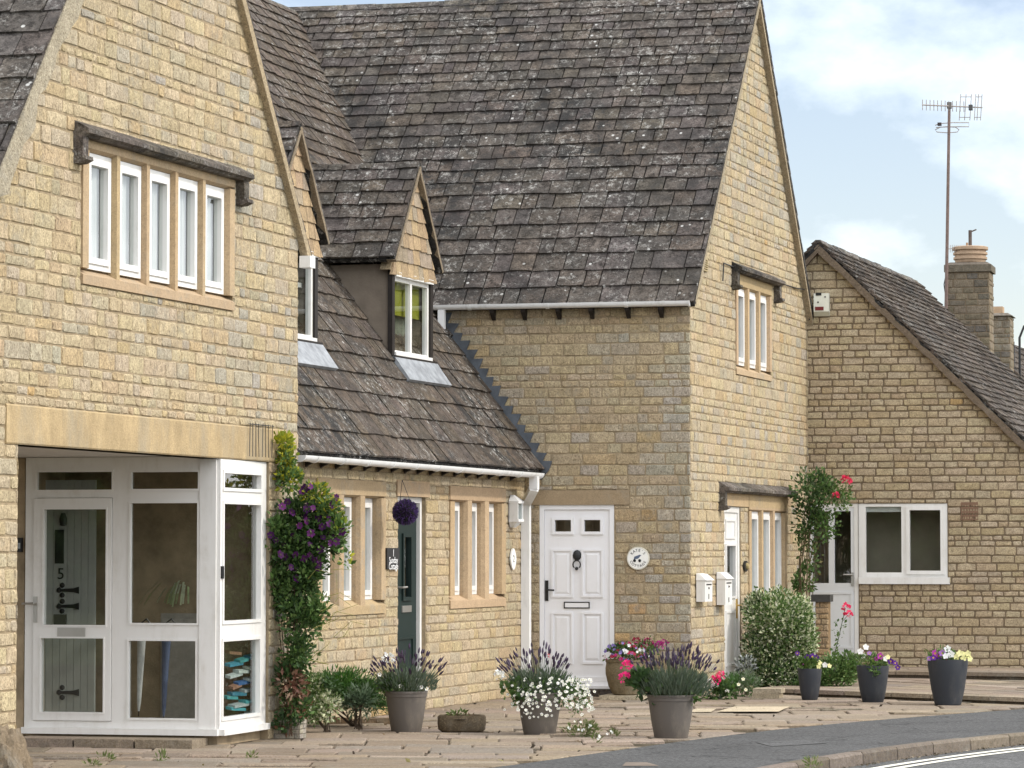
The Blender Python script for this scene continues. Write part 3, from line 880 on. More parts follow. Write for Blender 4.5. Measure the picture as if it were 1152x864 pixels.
MB().hexa([FA.p(1.201, 0, -.201), FA.p(1.25, 0, -.201), FA.p(1.25, 0, -.201) - V * 2.5, FA.p(1.201, 0, -.201) - V * 2.5, FA.p(1.201, 2.54, -.201), FA.p(1.25, 2.54, -.201), FA.p(1.25, 2.54, -.201) - V * 2.5, FA.p(1.201, 2.54, -.201) - V * 2.5]).build('porch_inner_wall', M['porchwall'], hA)
mb = MB()
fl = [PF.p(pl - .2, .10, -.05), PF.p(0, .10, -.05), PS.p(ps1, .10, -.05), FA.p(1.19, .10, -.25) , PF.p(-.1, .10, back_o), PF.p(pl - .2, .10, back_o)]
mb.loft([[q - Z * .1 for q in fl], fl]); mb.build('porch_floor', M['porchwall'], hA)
# step under the screen
st = MB()
for (x0, x1) in ((24, 92), (93, 160), (161, 226)):
    a0, a1 = PF.A(x0, .2, 830), PF.A(x1, .2, 830)
    st.box(PF, a0 + .006, a1 - .006, 0.0, .075, 0.0, .42, jit(PAVE[1], .1, rnd))
st.build('doorstep', M['paver'], hA)
# the white screen
def px_rect(fr, x0, y0, x1, y1, off=0.0):
    xm, ym = (x0 + x1) / 2, (y0 + y1) / 2
    return (fr.at(x0, ym, off)[0], fr.at(xm, y1, off)[1], fr.at(x1, ym, off)[0], fr.at(xm, y0, off)[1])
zb = 0.125
holes = [px_rect(PF, 40, 529, 128, 553), px_rect(PF, 146, 529, 225, 552), px_rect(PF, 145, 564, 224, 703), px_rect(PF, 143, 719, 222, 810)]
dleaf = px_rect(PF, 38, 560, 126, 811)
scr = MB().plate(PF, (pl, zb, 0.0, 2.54), holes + [dleaf], -.07, 0)
scr.box(PF, pl - .01, 0.03, zb - .03, zb + .025, -.075, .05)
scr.box(PF, PF.A(225), .0, zb + .026, 2.52, -.0 + .001, .018)
scr_o = scr.build('porch_screen', M['pvc'], hA)
for h in holes:
    MB().ring(PF, h[0] - .002, h[2] + .002, h[1] - .002, h[3] + .002, .018, -.04, .012).build('glazing_bead', M['pvc'], scr_o)
    MB().add([PF.p(h[0], h[1], -.03), PF.p(h[2], h[1], -.03), PF.p(h[2], h[3], -.03), PF.p(h[0], h[3], -.03)], [(0, 1, 2, 3)]).build('pane', M['glass'], scr_o)
# porch door
g1, g2 = px_rect(PF, 50, 573, 120, 703), px_rect(PF, 47, 718, 117, 801)
dd = MB().plate(PF, (dleaf[0] + .004, dleaf[1] + .004, dleaf[2] - .004, dleaf[3] - .004), [g1, g2], -.05, .022)
dd.ring(PF, g1[0] - .014, g1[2] + .014, g1[1] - .014, g1[3] + .014, .014, .0222, .03)
dd.ring(PF, g2[0] - .014, g2[2] + .014, g2[1] - .014, g2[3] + .014, .014, .0222, .03)
do = dd.build('door', M['pvc'], hA)
for h in (g1, g2):
    MB().add([PF.p(h[0], h[1], -.01), PF.p(h[2], h[1], -.01), PF.p(h[2], h[3], -.01), PF.p(h[0], h[3], -.01)], [(0, 1, 2, 3)]).build('pane', M['glass'], do)
lp = px_rect(PF, 66, 706, 97, 716)
MB().box(PF, lp[0], lp[2], lp[1], lp[3], .022, .032).build('letter_plate', M['steel'], do)
hx = px_rect(PF, 39, 671, 43, 700)
MB().box(PF, hx[0], hx[2], hx[1], hx[3], .022, .034).tube([PF.p((hx[0] + hx[2]) / 2, hx[3] - .06, .03), PF.p((hx[0] + hx[2]) / 2, hx[3] - .06, .075), PF.p(hx[0] + .02, hx[3] - .062, .08), PF.p(hx[0] + .02 - .11, hx[3] - .064, .08)], .011).build('handle', M['steel'], do)
# side screen, following the street
sh = [px_rect(PS, 250, 530, 293.5, 553), px_rect(PS, 249.5, 564, 293, 701), px_rect(PS, 248.5, 717, 292, 808)]
ss = MB().plate(PS, (0.002, zb, ps1, 2.52), sh, -.07, 0.004)
ss.box(PS, 0.0, ps1, zb - .03, zb + .025, -.07, .05)
sso = ss.build('porch_side_screen', M['pvc'], hA)
for h in sh:
    MB().ring(PS, h[0] - .002, h[2] + .002, h[1] - .002, h[3] + .002, .03, -.04, .016).build('glazing_bead', M['pvc'], sso)
    MB().add([PS.p(h[0], h[1], -.03), PS.p(h[2], h[1], -.03), PS.p(h[2], h[3], -.03), PS.p(h[0], h[3], -.03)], [(0, 1, 2, 3)]).build('pane', M['glass'], sso)
q = px_rect(PS, 242.5, 637, 246, 651, .02)
MB().box(PS, .012, .06, q[1], q[3], .005, .02).build('latch', M['black'], sso)
# inner door of the house with black strap hinges, and the inner window
PI = Plane(PF.p(0, 0, -1.05), (V * 0.985 + U * 0.17).normalized())
def prI(*a): return px_rect(PI, *a)
dI = prI(36, 540, 107, 806)
di = MB()
n = 9; st_ = (dI[2] - dI[0]) / n
for i in range(n): di.box(PI, dI[0] + i * st_ + .003, dI[0] + (i + 1) * st_ - .003, max(.12, dI[1]), dI[3], -.04, 0.0)
di.box(PI, dI[0], dI[2], max(.12, dI[1]), dI[3], -.041, -.006)
dio = di.build('inner_door', mk_plain('inner_door_paint', (.40, .415, .40), .5, .3, .08, 4), hA)
for yy in (664, 682, 779):
    h = prI(64, yy - 3, 89, yy + 3); mh = (h[1] + h[3]) / 2; hm = MB()
    hm.prism(PI, [(h[0] + .03, mh - .012), (h[2] - .05, mh - .018), (h[2], mh - .032), (h[2], mh + .032), (h[2] - .05, mh + .018), (h[0] + .03, mh + .012)], .001, .012)
    for dx, dz in ((0, 0), (.03, .045), (.03, -.045)): hm.ball(PI.p(h[0] + .02 + dx, mh + dz, .006), .024, 8, 5, sq=(1, .4, 1))
    hm.build('strap_hinge', M['black'], dio)
h = prI(61, 691, 75, 703); MB().box(PI, h[0], h[2], h[1], h[3], .001, .02).build('letter_plate', M['black'], dio)
h = prI(62, 596, 72, 634); MB().box(PI, h[0], h[2], h[1], h[3], .001, .01).build('pane', M['black'], dio)
h = prI(67, 576, 76, 592); kn = MB(); kn.lathe(PI.p((h[0] + h[2]) / 2, h[1], .012), [(.0, 0), (.03, .01), (.035, .07), (.02, .12)], 10); kn.build('knocker', M['black'], dio)
h = prI(65, 638, 72, 654); tm = MB(); cx_, cy_ = (h[0] + h[2]) / 2, (h[1] + h[3]) / 2
text_into(tm, '5', .145, lambda x, y, k: PI.p(cx_ + x, cy_ + y, .006 + k)); tm.build('house_number', M['black'], dio)
iw = px_rect(PF, 150, 556, 196, 632, back_o)
W_ = PF.shift(back_o)
wi = MB().ring(W_, iw[0], iw[2], iw[1], iw[3], .07, 0.002, .05).build('inner_window', M['pvc'], hA)
MB().add([W_.p(iw[0] + .06, iw[1] + .06, .02), W_.p(iw[2] - .06, iw[1] + .06, .02), W_.p(iw[2] - .06, iw[3] - .06, .02), W_.p(iw[0] + .06, iw[3] - .06, .02)], [(0, 1, 2, 3)]).build('pane', M['glass'], wi)
MB().box(W_, iw[0] - .05, iw[2] + .05, iw[1] - .05, iw[1] - .004, 0.002, .14).build('sill', M['darkwood'], wi)

# ------------------------------------------------------------------ cross wing B
hB = thing('cross_wing_house', 'middle stone house with huge slate roof, tall street gable and white panelled front door', 'house', FG.p(2, 0, -2))
BA = (3.32, 8.78)
dB = px_rect(FB, 607, 568, 691, 771.5)
wallB = [(-2.6, 0), (QX, 0), (QX, 4.74), (-2.6, 4.74)]
lB = (FB.A(596), dB[3], FB.A(708), dB[3] + .17)
stone_wall(FB, wallB, [(dB[0], -.01, dB[2], dB[3]), lB], 33, (0.085, 0.15), (0.12, 0.36), pal=TAN, depth=.12, weather=lambda a, h: max(.05, min(.9, 1.15 - (QX - a) * 2.2)) if h < 4.3 else .05).build('wall', [M['stone'], M['mortar']], hB)
MB().box(FB, lB[0], lB[2], lB[1] + .001, lB[3], -.11, .02, (0.31, 0.235, 0.15)).build('lintel', M['ashlar'], hB)
GR = 6.53
wallG = [(0, 0), (GR, 0), (GR, 4.66), BA, (0, 4.66)]
wU = (2.25, 3.9, 4.21, 5.15)
dG = (1.65, 0.02, 2.51, 2.26); lG = (1.60, 2.262, 5.10, 2.42); wL = (2.90, 0.95, 5.06, 2.262)
stone_wall(FG, wallG, [wU, dG, lG, wL], 35, (0.085, 0.15), (0.12, 0.36), pal=BUFF, weather=lambda a, h: .10 + .25 * (h > 6)).build('wall', [M['stone'], M['mortar']], hB)
stone_window(FG, wU[0], wU[2], wU[1], wU[3], 3, hB, 15, jamb=.12, head=.16, sill=.12, mull=.11, set_back=.03, curtains=[(0.2, 0.2, 0.2)] * 3)
stone_window(FG, wL[0], wL[2], wL[1], wL[3], 3, hB, 16, jamb=.15, head=.05, sill=.12, mull=.12, set_back=.03, curtains=[(0.45, 0.45, 0.45)] * 3)
MB().box(FG, lG[0], 2.88, lG[1], lG[3], -.19, .02, jit(ASH, .05, rnd)).box(FG, 2.89, lG[2], lG[1], lG[3], -.19, .022, jit(ASH, .05, rnd)).build('lintel', M['ashlar'], hB)
hood_mould(FG, 2.05, 4.5, 5.17, hB, seed=7)
hood_mould(FG, 1.36, 5.2, 2.44, hB, seed=8, right=False)
# street door
ds = MB().ring(FG, dG[0] + .01, dG[2] - .01, .04, dG[3] - .005, .07, -.10, -.012)
dso = ds.build('door', M['pvc'], hB)
lf = MB().plate(FG, (dG[0] + .07, .1, dG[2] - .07, dG[3] - .07), [(dG[0] + .2, 1.15, dG[2] - .2, 1.78)], -.09, -.03)
lf.ring(FG, dG[0] + .18, dG[2] - .18, 1.13, 1.80, .025, -.0295, -.012).ring(FG, dG[0] + .18, dG[2] - .18, .3, .98, .03, -.0295, -.018).ring(FG, dG[0] + .18, dG[2] - .18, 1.86, 2.1, .025, -.0295, -.016)
lf.build('door_leaf', M['pvc'], dso)
MB().add([FG.p(dG[0] + .2, 1.15, -.05), FG.p(dG[2] - .2, 1.15, -.05), FG.p(dG[2] - .2, 1.78, -.05), FG.p(dG[0] + .2, 1.78, -.05)], [(0, 1, 2, 3)]).build('pane', M['glass'], dso)
MB().box(FG, dG[2] - .14, dG[2] - .105, .88, 1.12, -.0295, -.012).tube([FG.p(dG[2] - .12, 1.04, -.015), FG.p(dG[2] - .12, 1.04, .035), FG.p(dG[2] - .24, 1.04, .04)], .011).build('handle', M['brass'], dso)
room_box(FG, dG[0], dG[2], .0, dG[3], -.2, .6, dso, name='door_recess')
# panelled front door
fo = MB().ring(FB, dB[0], dB[2], dB[1], dB[3], .055, -.09, -.005)
fo.box(FB, dB[0] - .0, dB[2] + .0, dB[1] - .03, dB[1] + .002, -.09, .05)
dfo = fo.build('door', M['pvcdoor'], hB)
x0, x1, y0, y1 = dB[0] + .057, dB[2] - .057, dB[1] + .057, dB[3] - .057
gl = [px_rect(FB, 624, 585, 642, 598), px_rect(FB, 657, 585, 675, 598)]
leaf = MB().plate(FB, (x0, y0, x1, y1), gl, -.07, -.025)
for h in gl: leaf.ring(FB, h[0] - .035, h[2] + .035, h[1] - .035, h[3] + .035, .034, -.0248, -.006)
for p in ((621, 619, 643, 671), (655, 619, 677, 671), (621, 690, 643, 746), (655, 690, 677, 746)):
    h = px_rect(FB, *p)
    leaf.ring(FB, h[0] - .012, h[2] + .012, h[1] - .012, h[3] + .012, .024, -.0248, -.008)
    leaf.hexa([FB.p(h[0] + .03, h[1] + .03, -.0248), FB.p(h[2] - .03, h[1] + .03, -.0248), FB.p(h[2] - .03, h[3] - .03, -.0248), FB.p(h[0] + .03, h[3] - .03, -.0248),
               FB.p(h[0] + .055, h[1] + .055, -.014), FB.p(h[2] - .055, h[1] + .055, -.014), FB.p(h[2] - .055, h[3] - .055, -.014), FB.p(h[0] + .055, h[3] - .055, -.014)])
leaf.box(FB, x0, x1, y0 + .0, y0 + .05, -.0248, -.004)
leaf.build('door_leaf', M['pvcdoor'], dfo)
for h in gl: MB().add([FB.p(h[0], h[1], -.03), FB.p(h[2], h[1], -.03), FB.p(h[2], h[3], -.03), FB.p(h[0], h[3], -.03)], [(0, 1, 2, 3)]).build('pane', M['glass'], dfo)
room_box(FB, dB[0], dB[2], dB[1], dB[3], -.12, .5, dfo, name='door_recess')
h = px_rect(FB, 634, 677, 663, 684.5)
MB().ring(FB, h[0], h[2], h[1], h[3], .012, -.0248, -.012).build('letter_plate_rim', M['black'], dfo)
MB().box(FB, h[0] + .013, h[2] - .013, h[1] + .013, h[3] - .013, -.0248, -.015).build('letter_plate', M['pvcdoor'], dfo)
h = px_rect(FB, 613, 653, 616.5, 676)
MB().box(FB, h[0], h[2], h[1], h[3], -.0248, -.008).tube([FB.p((h[0] + h[2]) / 2, h[3] - .11, -.01), FB.p((h[0] + h[2]) / 2, h[3] - .11, .03), FB.p(h[0] + .12, h[3] - .115, .035)], .011).build('handle', M['black'], dfo)
h = px_rect(FB, 644, 619, 654, 638); cx_ = (h[0] + h[2]) / 2
kn = MB().ball(FB.p(cx_, h[3] - .06, -.012), .055, 10, 6, sq=(.95, .4, 1.15))
kn.tube([FB.p(cx_ + .045 * math.sin(t), h[3] - .12 - .05 * (1 - math.cos(t)), .012) for t in [-2.4 + 4.8 * i / 10 for i in range(11)]], .008)
kn.ball(FB.p(cx_, h[3] - .215, .012), .022, 8, 5)
kn.build('knocker', M['black'], dfo)
MB().box(FB, dB[0] - .05, dB[2] + .1, 0, dB[1] - .035, -.05, .12, (.06, .05, .045)).build('doorstep', M['paver'], hB)
# roof
roofB = gable_roof(hB, FG, (BA[0], BA[1] + .05), (-.16, 4.60), (GR + .2, 4.52), -V * 11, .09, 50, ((0.285, 0.135),), wd=(.17, .44))
verge(FG, (-.10, 4.64), (BA[0], BA[1] + .01), .06, 0.0, .095, hB, 'verge', (0.36, 0.30, 0.21), 'verge', 4, .2)
verge(FG, (GR + .2, 4.50), (BA[0], BA[1] + .01), .085, 0.0, .085, hB, 'verge', (0.38, 0.31, 0.215), 'verge', 5)
MB().box(FG, GR - .02, GR + .16, 4.30, 4.52, .02, .14, (.12, .10, .085)).build('corbel', M['ashlar'], hB)
MB().box(FG, GR + .03, GR + .14, 4.16, 4.26, .02, .12).build('gutter_end', M['gutter'], hB)
slab_wall(FG.p(GR - .02, 0, -.21), FG.p(GR - .02, 0, -.21) - V * 8, 0, 4.6).build('side_wall', M['stone'], hB)
gutter(FB, FB.A(485, .16, 338), QX + .02, 4.575, .165, hB, 3, .95)
bracket_feet(FB, [FB.A(x, .1, 345) for x in (554, 589, 628, 665, 706, 743)], 4.58, .17, hB)
# short downpipe emptying on the cottage roof
dpx = FB.A(497, .16, 360)
MB().box(FB, dpx - .04, dpx + .04, 4.23, 4.58, .13, .20).box(FB, dpx - .05, dpx + .05, 4.13, 4.23, .115, .215).build('downpipe', M['gutter'], hB)
# air brick and cable on the gable
h = px_rect(FG, 789, 290, 793, 305)
av = MB().plate(FG, (h[0], h[1], h[0] + .22, h[3]), [(h[0] + .02, h[1] + .018 + i * .026, h[0] + .2, h[1] + .03 + i * .026) for i in range(5)], .0, .028, (.42, .34, .2))
av.build('air_brick', M['brickstone'], hB)
cab = [FG.at(*p, .03) for p in ((813, 316), (814, 296), (824, 300), (872, 317), (895, 324), (904, 326), (907, 340), (909, 360))]
MB().tube([FG.p(a, hh, .032 if i < 5 else .05) for i, (a, hh) in enumerate(cab)], .009, 5).build('cable', M['black'], hB)

# ------------------------------------------------------------------ low cottage between the gables
hK = thing('low_cottage', 'low stone cottage between two gables with slate roof, dormers and a dark green door', 'house', FK.p(-4, 0, -1))
KE_O, KE_H, KT = .20, 2.68, 1.423
def roofh(o): return KE_H + KT * (KE_O - o)
kd0, kd1 = -4.56, -3.64
w1, w2 = (-7.02, 1.065, -4.985, 2.43), (-2.85, 1.075, -.80, 2.43)
lK = (-4.62, 2.29, -3.55, 2.455)
stone_wall(FK, [(-8.7, 0), (-.0, 0), (-.0, 2.74), (-8.7, 2.74)], [w1, w2, (kd0, -.01, kd1, 2.29), lK], 61, (0.075, 0.15), (0.15, 0.42), pal=BUFF, depth=.15).build('wall', [M['stone'], M['mortar']], hK)
MB().box(FK, lK[0], lK[2], lK[1] + .001, lK[3], -.15, .02, jit(ASH, .04, rnd)).build('lintel', M['ashlar'], hK)
stone_window(FK, w1[0], w1[2], w1[1], w1[3], 3, hK, 25, jamb=.16, head=.17, sill=.14, mull=.17, set_back=.075, curtains=[(.50, .50, .49)] * 3)
stone_window(FK, w2[0], w2[2], w2[1], w2[3], 3, hK, 26, jamb=.17, head=.17, sill=.14, mull=.19, set_back=.075, curtains=[(.42, .42, .43)] * 3)
# dark green door in a white frame
gf = MB().plate(FK, (kd0, .06, kd1, 2.288), [(kd0 + .06, .12, kd1 - .06, 2.23)], -.14, -.045)
gfo = gf.build('door', M['pvc'], hK)
gx0, gx1 = kd0 + .065, kd1 - .065; gm = FK.A(459, -.06)
glz = (gm - .09, 1.22, gm + .13, 1.86)
MB().plate(FK, (gx0, .125, gx1, 2.225), [glz], -.13, -.085).ring(FK, glz[0] - .04, glz[2] + .04, glz[1] - .04, glz[3] + .04, .04, -.0848, -.065).ring(FK, gx0 + .12, gx1 - .12, .3, .8, .03, -.0848, -.07).build('door_leaf', M['greenpaint'], gfo)
MB().add([FK.p(glz[0], glz[1], -.1), FK.p(glz[2], glz[1], -.1), FK.p(glz[2], glz[3], -.1), FK.p(glz[0], glz[3], -.1)], [(0, 1, 2, 3)]).build('pane', M['glass'], gfo)
room_box(FK, kd0, kd1, .06, 2.28, -.15, .5, gfo, name='door_recess')
h = FK.at(458, 685, -.07)
MB().box(FK, h[0] - .15, h[0] + .15, h[1] - .035, h[1] + .035, -.0848, -.07).build('letter_plate', M['steel'], gfo)
h = FK.at(451, 661, -.05)
MB().tube([FK.p(h[0], h[1], -.085), FK.p(h[0], h[1], -.03), FK.p(h[0] + .13, h[1] + .005, -.025)], .012).build('handle', M['steel'], gfo)
# roof up to the ridge, with its eaves over the wall
KR = 8.78
ks = -FK.n + Z * KT
ksl = (KR - KE_H) / KT * math.hypot(1, KT)
slate_roof_mb = slate_roof(MB(), FK.p(-9.2, KE_H - .03, KE_O + .02), U, ks, [(0, 0), (9.2 + .34, 0), (9.2 + 3.4, ksl), (0, ksl)], 71, .30, .17, (.2, .5), BROWN, tilt=.028)
roofK = slate_roof_mb.build('roof', M['slate'], hK)
kr0 = FK.p(-9.2, KR, KE_O - (KR - KE_H) / KT)
ridge_stones(MB(), kr0, kr0 + U * 13, (FK.n - Z * KT).normalized(), (-FK.n - Z * KT).normalized(), 4).build('ridge', M['slate'], roofK)
slate_roof(MB(), kr0 - FK.n * 3.5 - Z * 5 , U, FK.n + Z * KT, [(0, 0), (12, 0), (12, 6.1), (0, 6.1)], 72, .3, .2, (.4, .8), BROWN).build('rear_roof', M['slate'], hK)
gutter(FK, FK.A(337, .27, 515), FK.A(606, .27, 530), 2.565, .275, hK, 4, .74)
bracket_feet(FK, [-7.35 + i * .42 for i in range(17)], 2.66, .235, hK)
# downpipe with a swan neck at the inner corner
dq = [FK.p(FK.A(601, .27, 545), 2.56, .27), FK.p(FK.A(601, .27, 545), 2.45, .27), FK.p(-.13, 2.28, .06), FK.p(-.13, .05, .06)]
def sq_tube(pts, r):
    mb = MB()
    for i in range(len(pts) - 1):
        a, b = Vector(pts[i]), Vector(pts[i + 1]); d = (b - a).normalized(); x = V.copy()
        if abs(d.dot(x)) > .9: x = Z.copy()
        x = (x - d * x.dot(d)).normalized(); y = d.cross(x)
        ring = lambda q: [q + x * r + y * r, q - x * r + y * r, q - x * r - y * r, q + x * r - y * r]
        mb.loft([ring(a - d * .02), ring(b + d * .02)])
    return mb
dpm = sq_tube(dq, .05)
dpo = dpm.build('downpipe', M['gutter'], hK)
# stepped lead flashing up the wall of the cross wing, following the cottage roof
fl = MB()
def fb_roof_h(a):
    X = FB.p(a, 0); o = (X - FK.o).dot(FK.n); return roofh(o)
a0 = FB.A(488, 0, 350); a1 = FB.A(609, 0, 530); nst = 17
for i in range(nst):
    x0_, x1_ = a0 + (a1 - a0) * i / nst, a0 + (a1 - a0) * (i + 1) / nst
    h0_, h1_ = fb_roof_h(x0_), fb_roof_h(x1_)
    fl.prism(FB, [(x0_ - .02, h0_), (x0_ - .02, h0_ - .12), (x1_, h1_ - .12), (x1_ + .10, h1_ - .002), (x0_ + .22 + rnd.uniform(-.02, .02), h0_ + rnd.uniform(-.025, .012))], .0, .030 + .003 * (i % 2))
fl.build('flashing', M['leaddark'], hB)

def solve_o(px, py):
    best = None
    for i in range(4000):
        o_ = -3.6 + i * .001
        a, h = FK.at(px, py, o_); e = abs(h - roofh(o_))
        if best is None or e < best[0]: best = (e, o_)
    return best[1]
DO = solve_o(457, 408)
DF = FK.shift(DO)
DW = (DF.A(440, 0, 350), DF.A(484, 0, 350))
def build_dormer(a0, a1, seed, blind):
    hs = roofh(DO) + .02                       # sill level on the roof
    ht = DF.at(462, 314)[1]                    # head of the window
    hf = DF.at(494, 304)[1]; ap = DF.at(473, 192)[1]
    am = (a0 + a1) / 2
    dep = lambda h: (h - hs) / KT + .3
    dm = None
    for x, s_ in ((a0, 1), (a1, -1)):
        pts = [DF.p(x, hs - .05, .0), DF.p(x, ht + .12, .0), DF.p(x, ht + .12, -dep(ht)), DF.p(x, hs - .05, -.1)]
        q = U * .06 * s_
        ck = MB().hexa([*pts, *[p + q for p in pts]])
        if dm is None: dm = ck.build('dormer', M['render'], hK)
        else: ck.build('dormer_cheek', M['render'], dm)
    # dark posts, sill and the white two light window
    po = MB().box(DF, a0 - .03, a0 + .055, hs, ht + .06, -.03, .025).box(DF, a1 - .055, a1 + .03, hs, ht + .06, -.03, .025).box(DF, a0 - .06, a1 + .06, hs - .04, hs + .035, -.1, .07)
    po.build('posts', M['darkwood'], dm)
    m0, m1 = a0 + .06, a1 - .06; mm = (m0 + m1) / 2
    f = MB().plate(DF, (m0, hs + .036, m1, ht), [(m0 + .05, hs + .1, mm - .03, ht - .06), (mm + .03, hs + .1, m1 - .05, ht - .06)], -.06, .0)
    f.box(DF, m0 - .01, m1 + .02, hs + .03, hs + .075, .001, .045)
    f.box(DF, m0 - .02, m1 + .04, ht - .015, ht + .035, .001, .05)
    f.build('frame', M['pvc'], dm)
    for x0_, x1_ in ((m0 + .05, mm - .03), (mm + .03, m1 - .05)):
        MB().add([DF.p(x0_, hs + .1, -.03), DF.p(x1_, hs + .1, -.03), DF.p(x1_, ht - .06, -.03), DF.p(x0_, ht - .06, -.03)], [(0, 1, 2, 3)]).build('pane', M['glass'], dm)
    if blind: MB().box(DF, m0 + .03, m1 - .03, ht - .42, ht - .03, -.12, -.10).build('blind', M['blind'], dm)
    curtain_mesh(DF, m0, m1, hs + .05, ht - .05, -.2, rnd, (.22, .25, .2)).build('curtain', M['curtain'], dm)
    MB().box(DF, m0 + .01, m1 - .01, hs + .60, hs + .65, -.14, -.11).build('window_bar', M['pvc'], dm)
    room_box(DF, m0, m1, hs, ht, -.1, .8, dm)
    # gable hung with small tiles
    hg = ht + .03
    ev = .10
    tri = [(a0 - ev, hg), (a1 + ev, hg), (am, ap - .05)]
    tl = MB(); rr = random.Random(seed)
    tl.prism(DF, [(a0 - ev, hg + .02), (a1 + ev, hg + .02), (am, ap - .03)], -.1, .02, (.25, .2, .13))
    y = hg - .03
    while y < ap - .1:
        x = a0 - .3 - rr.uniform(0, .2)
        while x < a1 + .3:
            W = rr.uniform(.16, .25)
            pg = clip_convex([(x + .004, y + rr.uniform(-.012, .008)), (x + W - .004, y + rr.uniform(-.012, .008)), (x + W - .004, y + .21), (x + .004, y + .21)], [(a0 - ev - .02, hg - .06), (a1 + ev + .02, hg - .06), (am, ap)])
            if len(pg) > 2 and area(pg) > .001:
                f_ = lambda q: .052 - .022 * (q[1] - y) / .21 + rr.uniform(0, .003)
                v0 = [DF.p(q[0], q[1], f_(q)) for q in pg]; n_ = len(pg)
                tl.add(v0 + [DF.p(q[0], q[1], .018) for q in pg], [tuple(range(n_))] + [(i, n_ + i, n_ + (i + 1) % n_, (i + 1) % n_) for i in range(n_)], jit(rr.choice([(.40, .29, .18), (.43, .32, .2), (.37, .27, .17), (.33, .27, .2)]), .1, rr))
            x += W
        y += .165
    tl.build('dormer_gable', M['hung'], dm)
    # roof of the dormer, running back into the slope
    rmb = MB()
    fl_ = (a0 - .16, hf - .02); fr_ = (a1 + .16, hf - .02)
    back = 1.1 + (ap - hs) / KT
    for foot in (fl_, fr_):
        p = DF.p(foot[0], foot[1], .10); s_ = DF.p(am, ap + .04, .10) - p
        slate_roof(rmb, p, -V, s_, [(0, 0), (back + .2, 0), (back + .2, s_.length), (0, s_.length)], seed + 3, .2, .17, (.22, .42), SLATE, tilt=.028)
    rmb.build('dormer_roof', M['slate'], dm)
    p0 = DF.p(am, ap + .02, .10)
    ridge_stones(MB(), p0, p0 - V * back, (DF.p(*fl_) - DF.p(am, ap)).normalized(), (DF.p(*fr_) - DF.p(am, ap)).normalized(), seed, .15, .5).build('dormer_ridge', M['slate'], dm)
    for foot in (fl_, fr_):
        verge(DF, (foot[0], foot[1] - .01), (am, ap + .01), .04, .0, .11, dm, 'verge', (.25, .20, .14), 'dormer_verge', seed, .15)
    # lead apron below the sill
    ap0 = DF.p(a0 - .1, roofh(DO) + .045, .0)
    dn = (DF.n - Z * KT)
    le = MB()
    k = .19
    A_, B_ = DF.p(a0 - .06, hs + .01, .02) , DF.p(a1 + .06, hs + .01, .02)
    nn = (FK.n * KT + Z).normalized() * .035
    A_ += nn; B_ += nn
    le.hexa([A_ - nn, B_ - nn, B_ - nn + dn * k, A_ - nn + dn * k, A_ + nn * .2, B_ + nn * .2, B_ + nn * .2 + dn * k, A_ + nn * .2 + dn * k])
    le.build('lead_apron', M['lead'], dm)
    return dm
dw = DW[1] - DW[0]
build_dormer(DW[0], DW[1], 81, True)
d2 = DF.A(354, 0, 330)
build_dormer(d2 - dw, d2, 91, False)

# ------------------------------------------------------------------ cottage at the back right
hC = thing('back_cottage', 'stone cottage behind the charcoal pots with white glazed door, wide window and alarm box', 'house', FC.p(1.5, 0, -2))
CA = FC.at(922, 278); CR = FC.at(1152, 499)
slp = (CA[1] - CR[1]) / (CR[0] - CA[0])
ceave = 2.5; cr_a = CA[0] + (CA[1] - ceave) / slp; cl_a = CA[0] - (CA[1] - ceave) / slp
dC = px_rect(FC, 911, 566.5, 966, 746); wC = px_rect(FC, 966.2, 566.5, 1066, 652)
cb = .1
stone_wall(FC, [(cl_a, cb), (cr_a, cb), (cr_a, ceave), (CA[0], CA[1]), (cl_a, ceave)], [(dC[0], cb, dC[2], dC[3]), (dC[2], wC[1], wC[2], wC[3] + .0003)], 101, (0.082, 0.125), (0.16, 0.34), joint=.0145, pal=BRICK, face=.012, rough=.003, depth=.15).build('wall', [M['brickstone'], M['mortar_dark']], hC)
e_ = 0.0
rC = MB()
bk = U
LC = None
for i in range(400):
    q = FC.p(CA[0], CA[1] + .12) + U * (4 + i * .02)
    v_ = q - O
    # image x of the far end of the ridge
    cx__ = 576 + FPX * v_.x / (v_.y * math.cos(PITCH) + v_.z * math.sin(PITCH))
    if cx__ > 1031: LC = 4 + i * .02; break
LC = LC or 7
for foot, sd in (((cr_a + .1, ceave - .1 * slp + .05), 111), ((cl_a - .1, ceave - .1 * slp + .05), 112)):
    p = FC.p(*foot) - U * .12; s_ = FC.p(CA[0], CA[1] + .05) - FC.p(*foot)
    slate_roof(rC, p, U, s_, [(0, 0), (LC + .12, 0), (LC + .12, s_.length), (0, s_.length)], sd, .15, .12, (.14, .28), BROWN, tilt=.03)
rCo = rC.build('roof', M['slate'], hC)
pr = FC.p(CA[0], CA[1] + .05) - U * .12
d1 = (FC.p(cr_a, ceave) - FC.p(*CA)).normalized(); d2_ = (FC.p(cl_a, ceave) - FC.p(*CA)).normalized()
ridge_stones(MB(), pr, pr + U * LC, d1, d2_, 9, .17, .42).build('ridge', M['slate'], rCo)
verge(FC, (cr_a + .1, ceave - .1 * slp + .03), (CA[0], CA[1] + .03), .085, 0.0, .12, hC, 'verge', (.17, .13, .095), 'verge', 6, .1)
verge(FC, (cl_a - .1, ceave - .1 * slp + .03), (CA[0], CA[1] + .03), .085, 0.0, .12, hC, 'verge', (.17, .13, .095), 'verge', 7, .1)
slab_wall(FC.p(cr_a, 0), FC.p(cr_a, 0) + U * LC, 0, ceave, -.2).build('side_wall', M['brickstone'], hC)
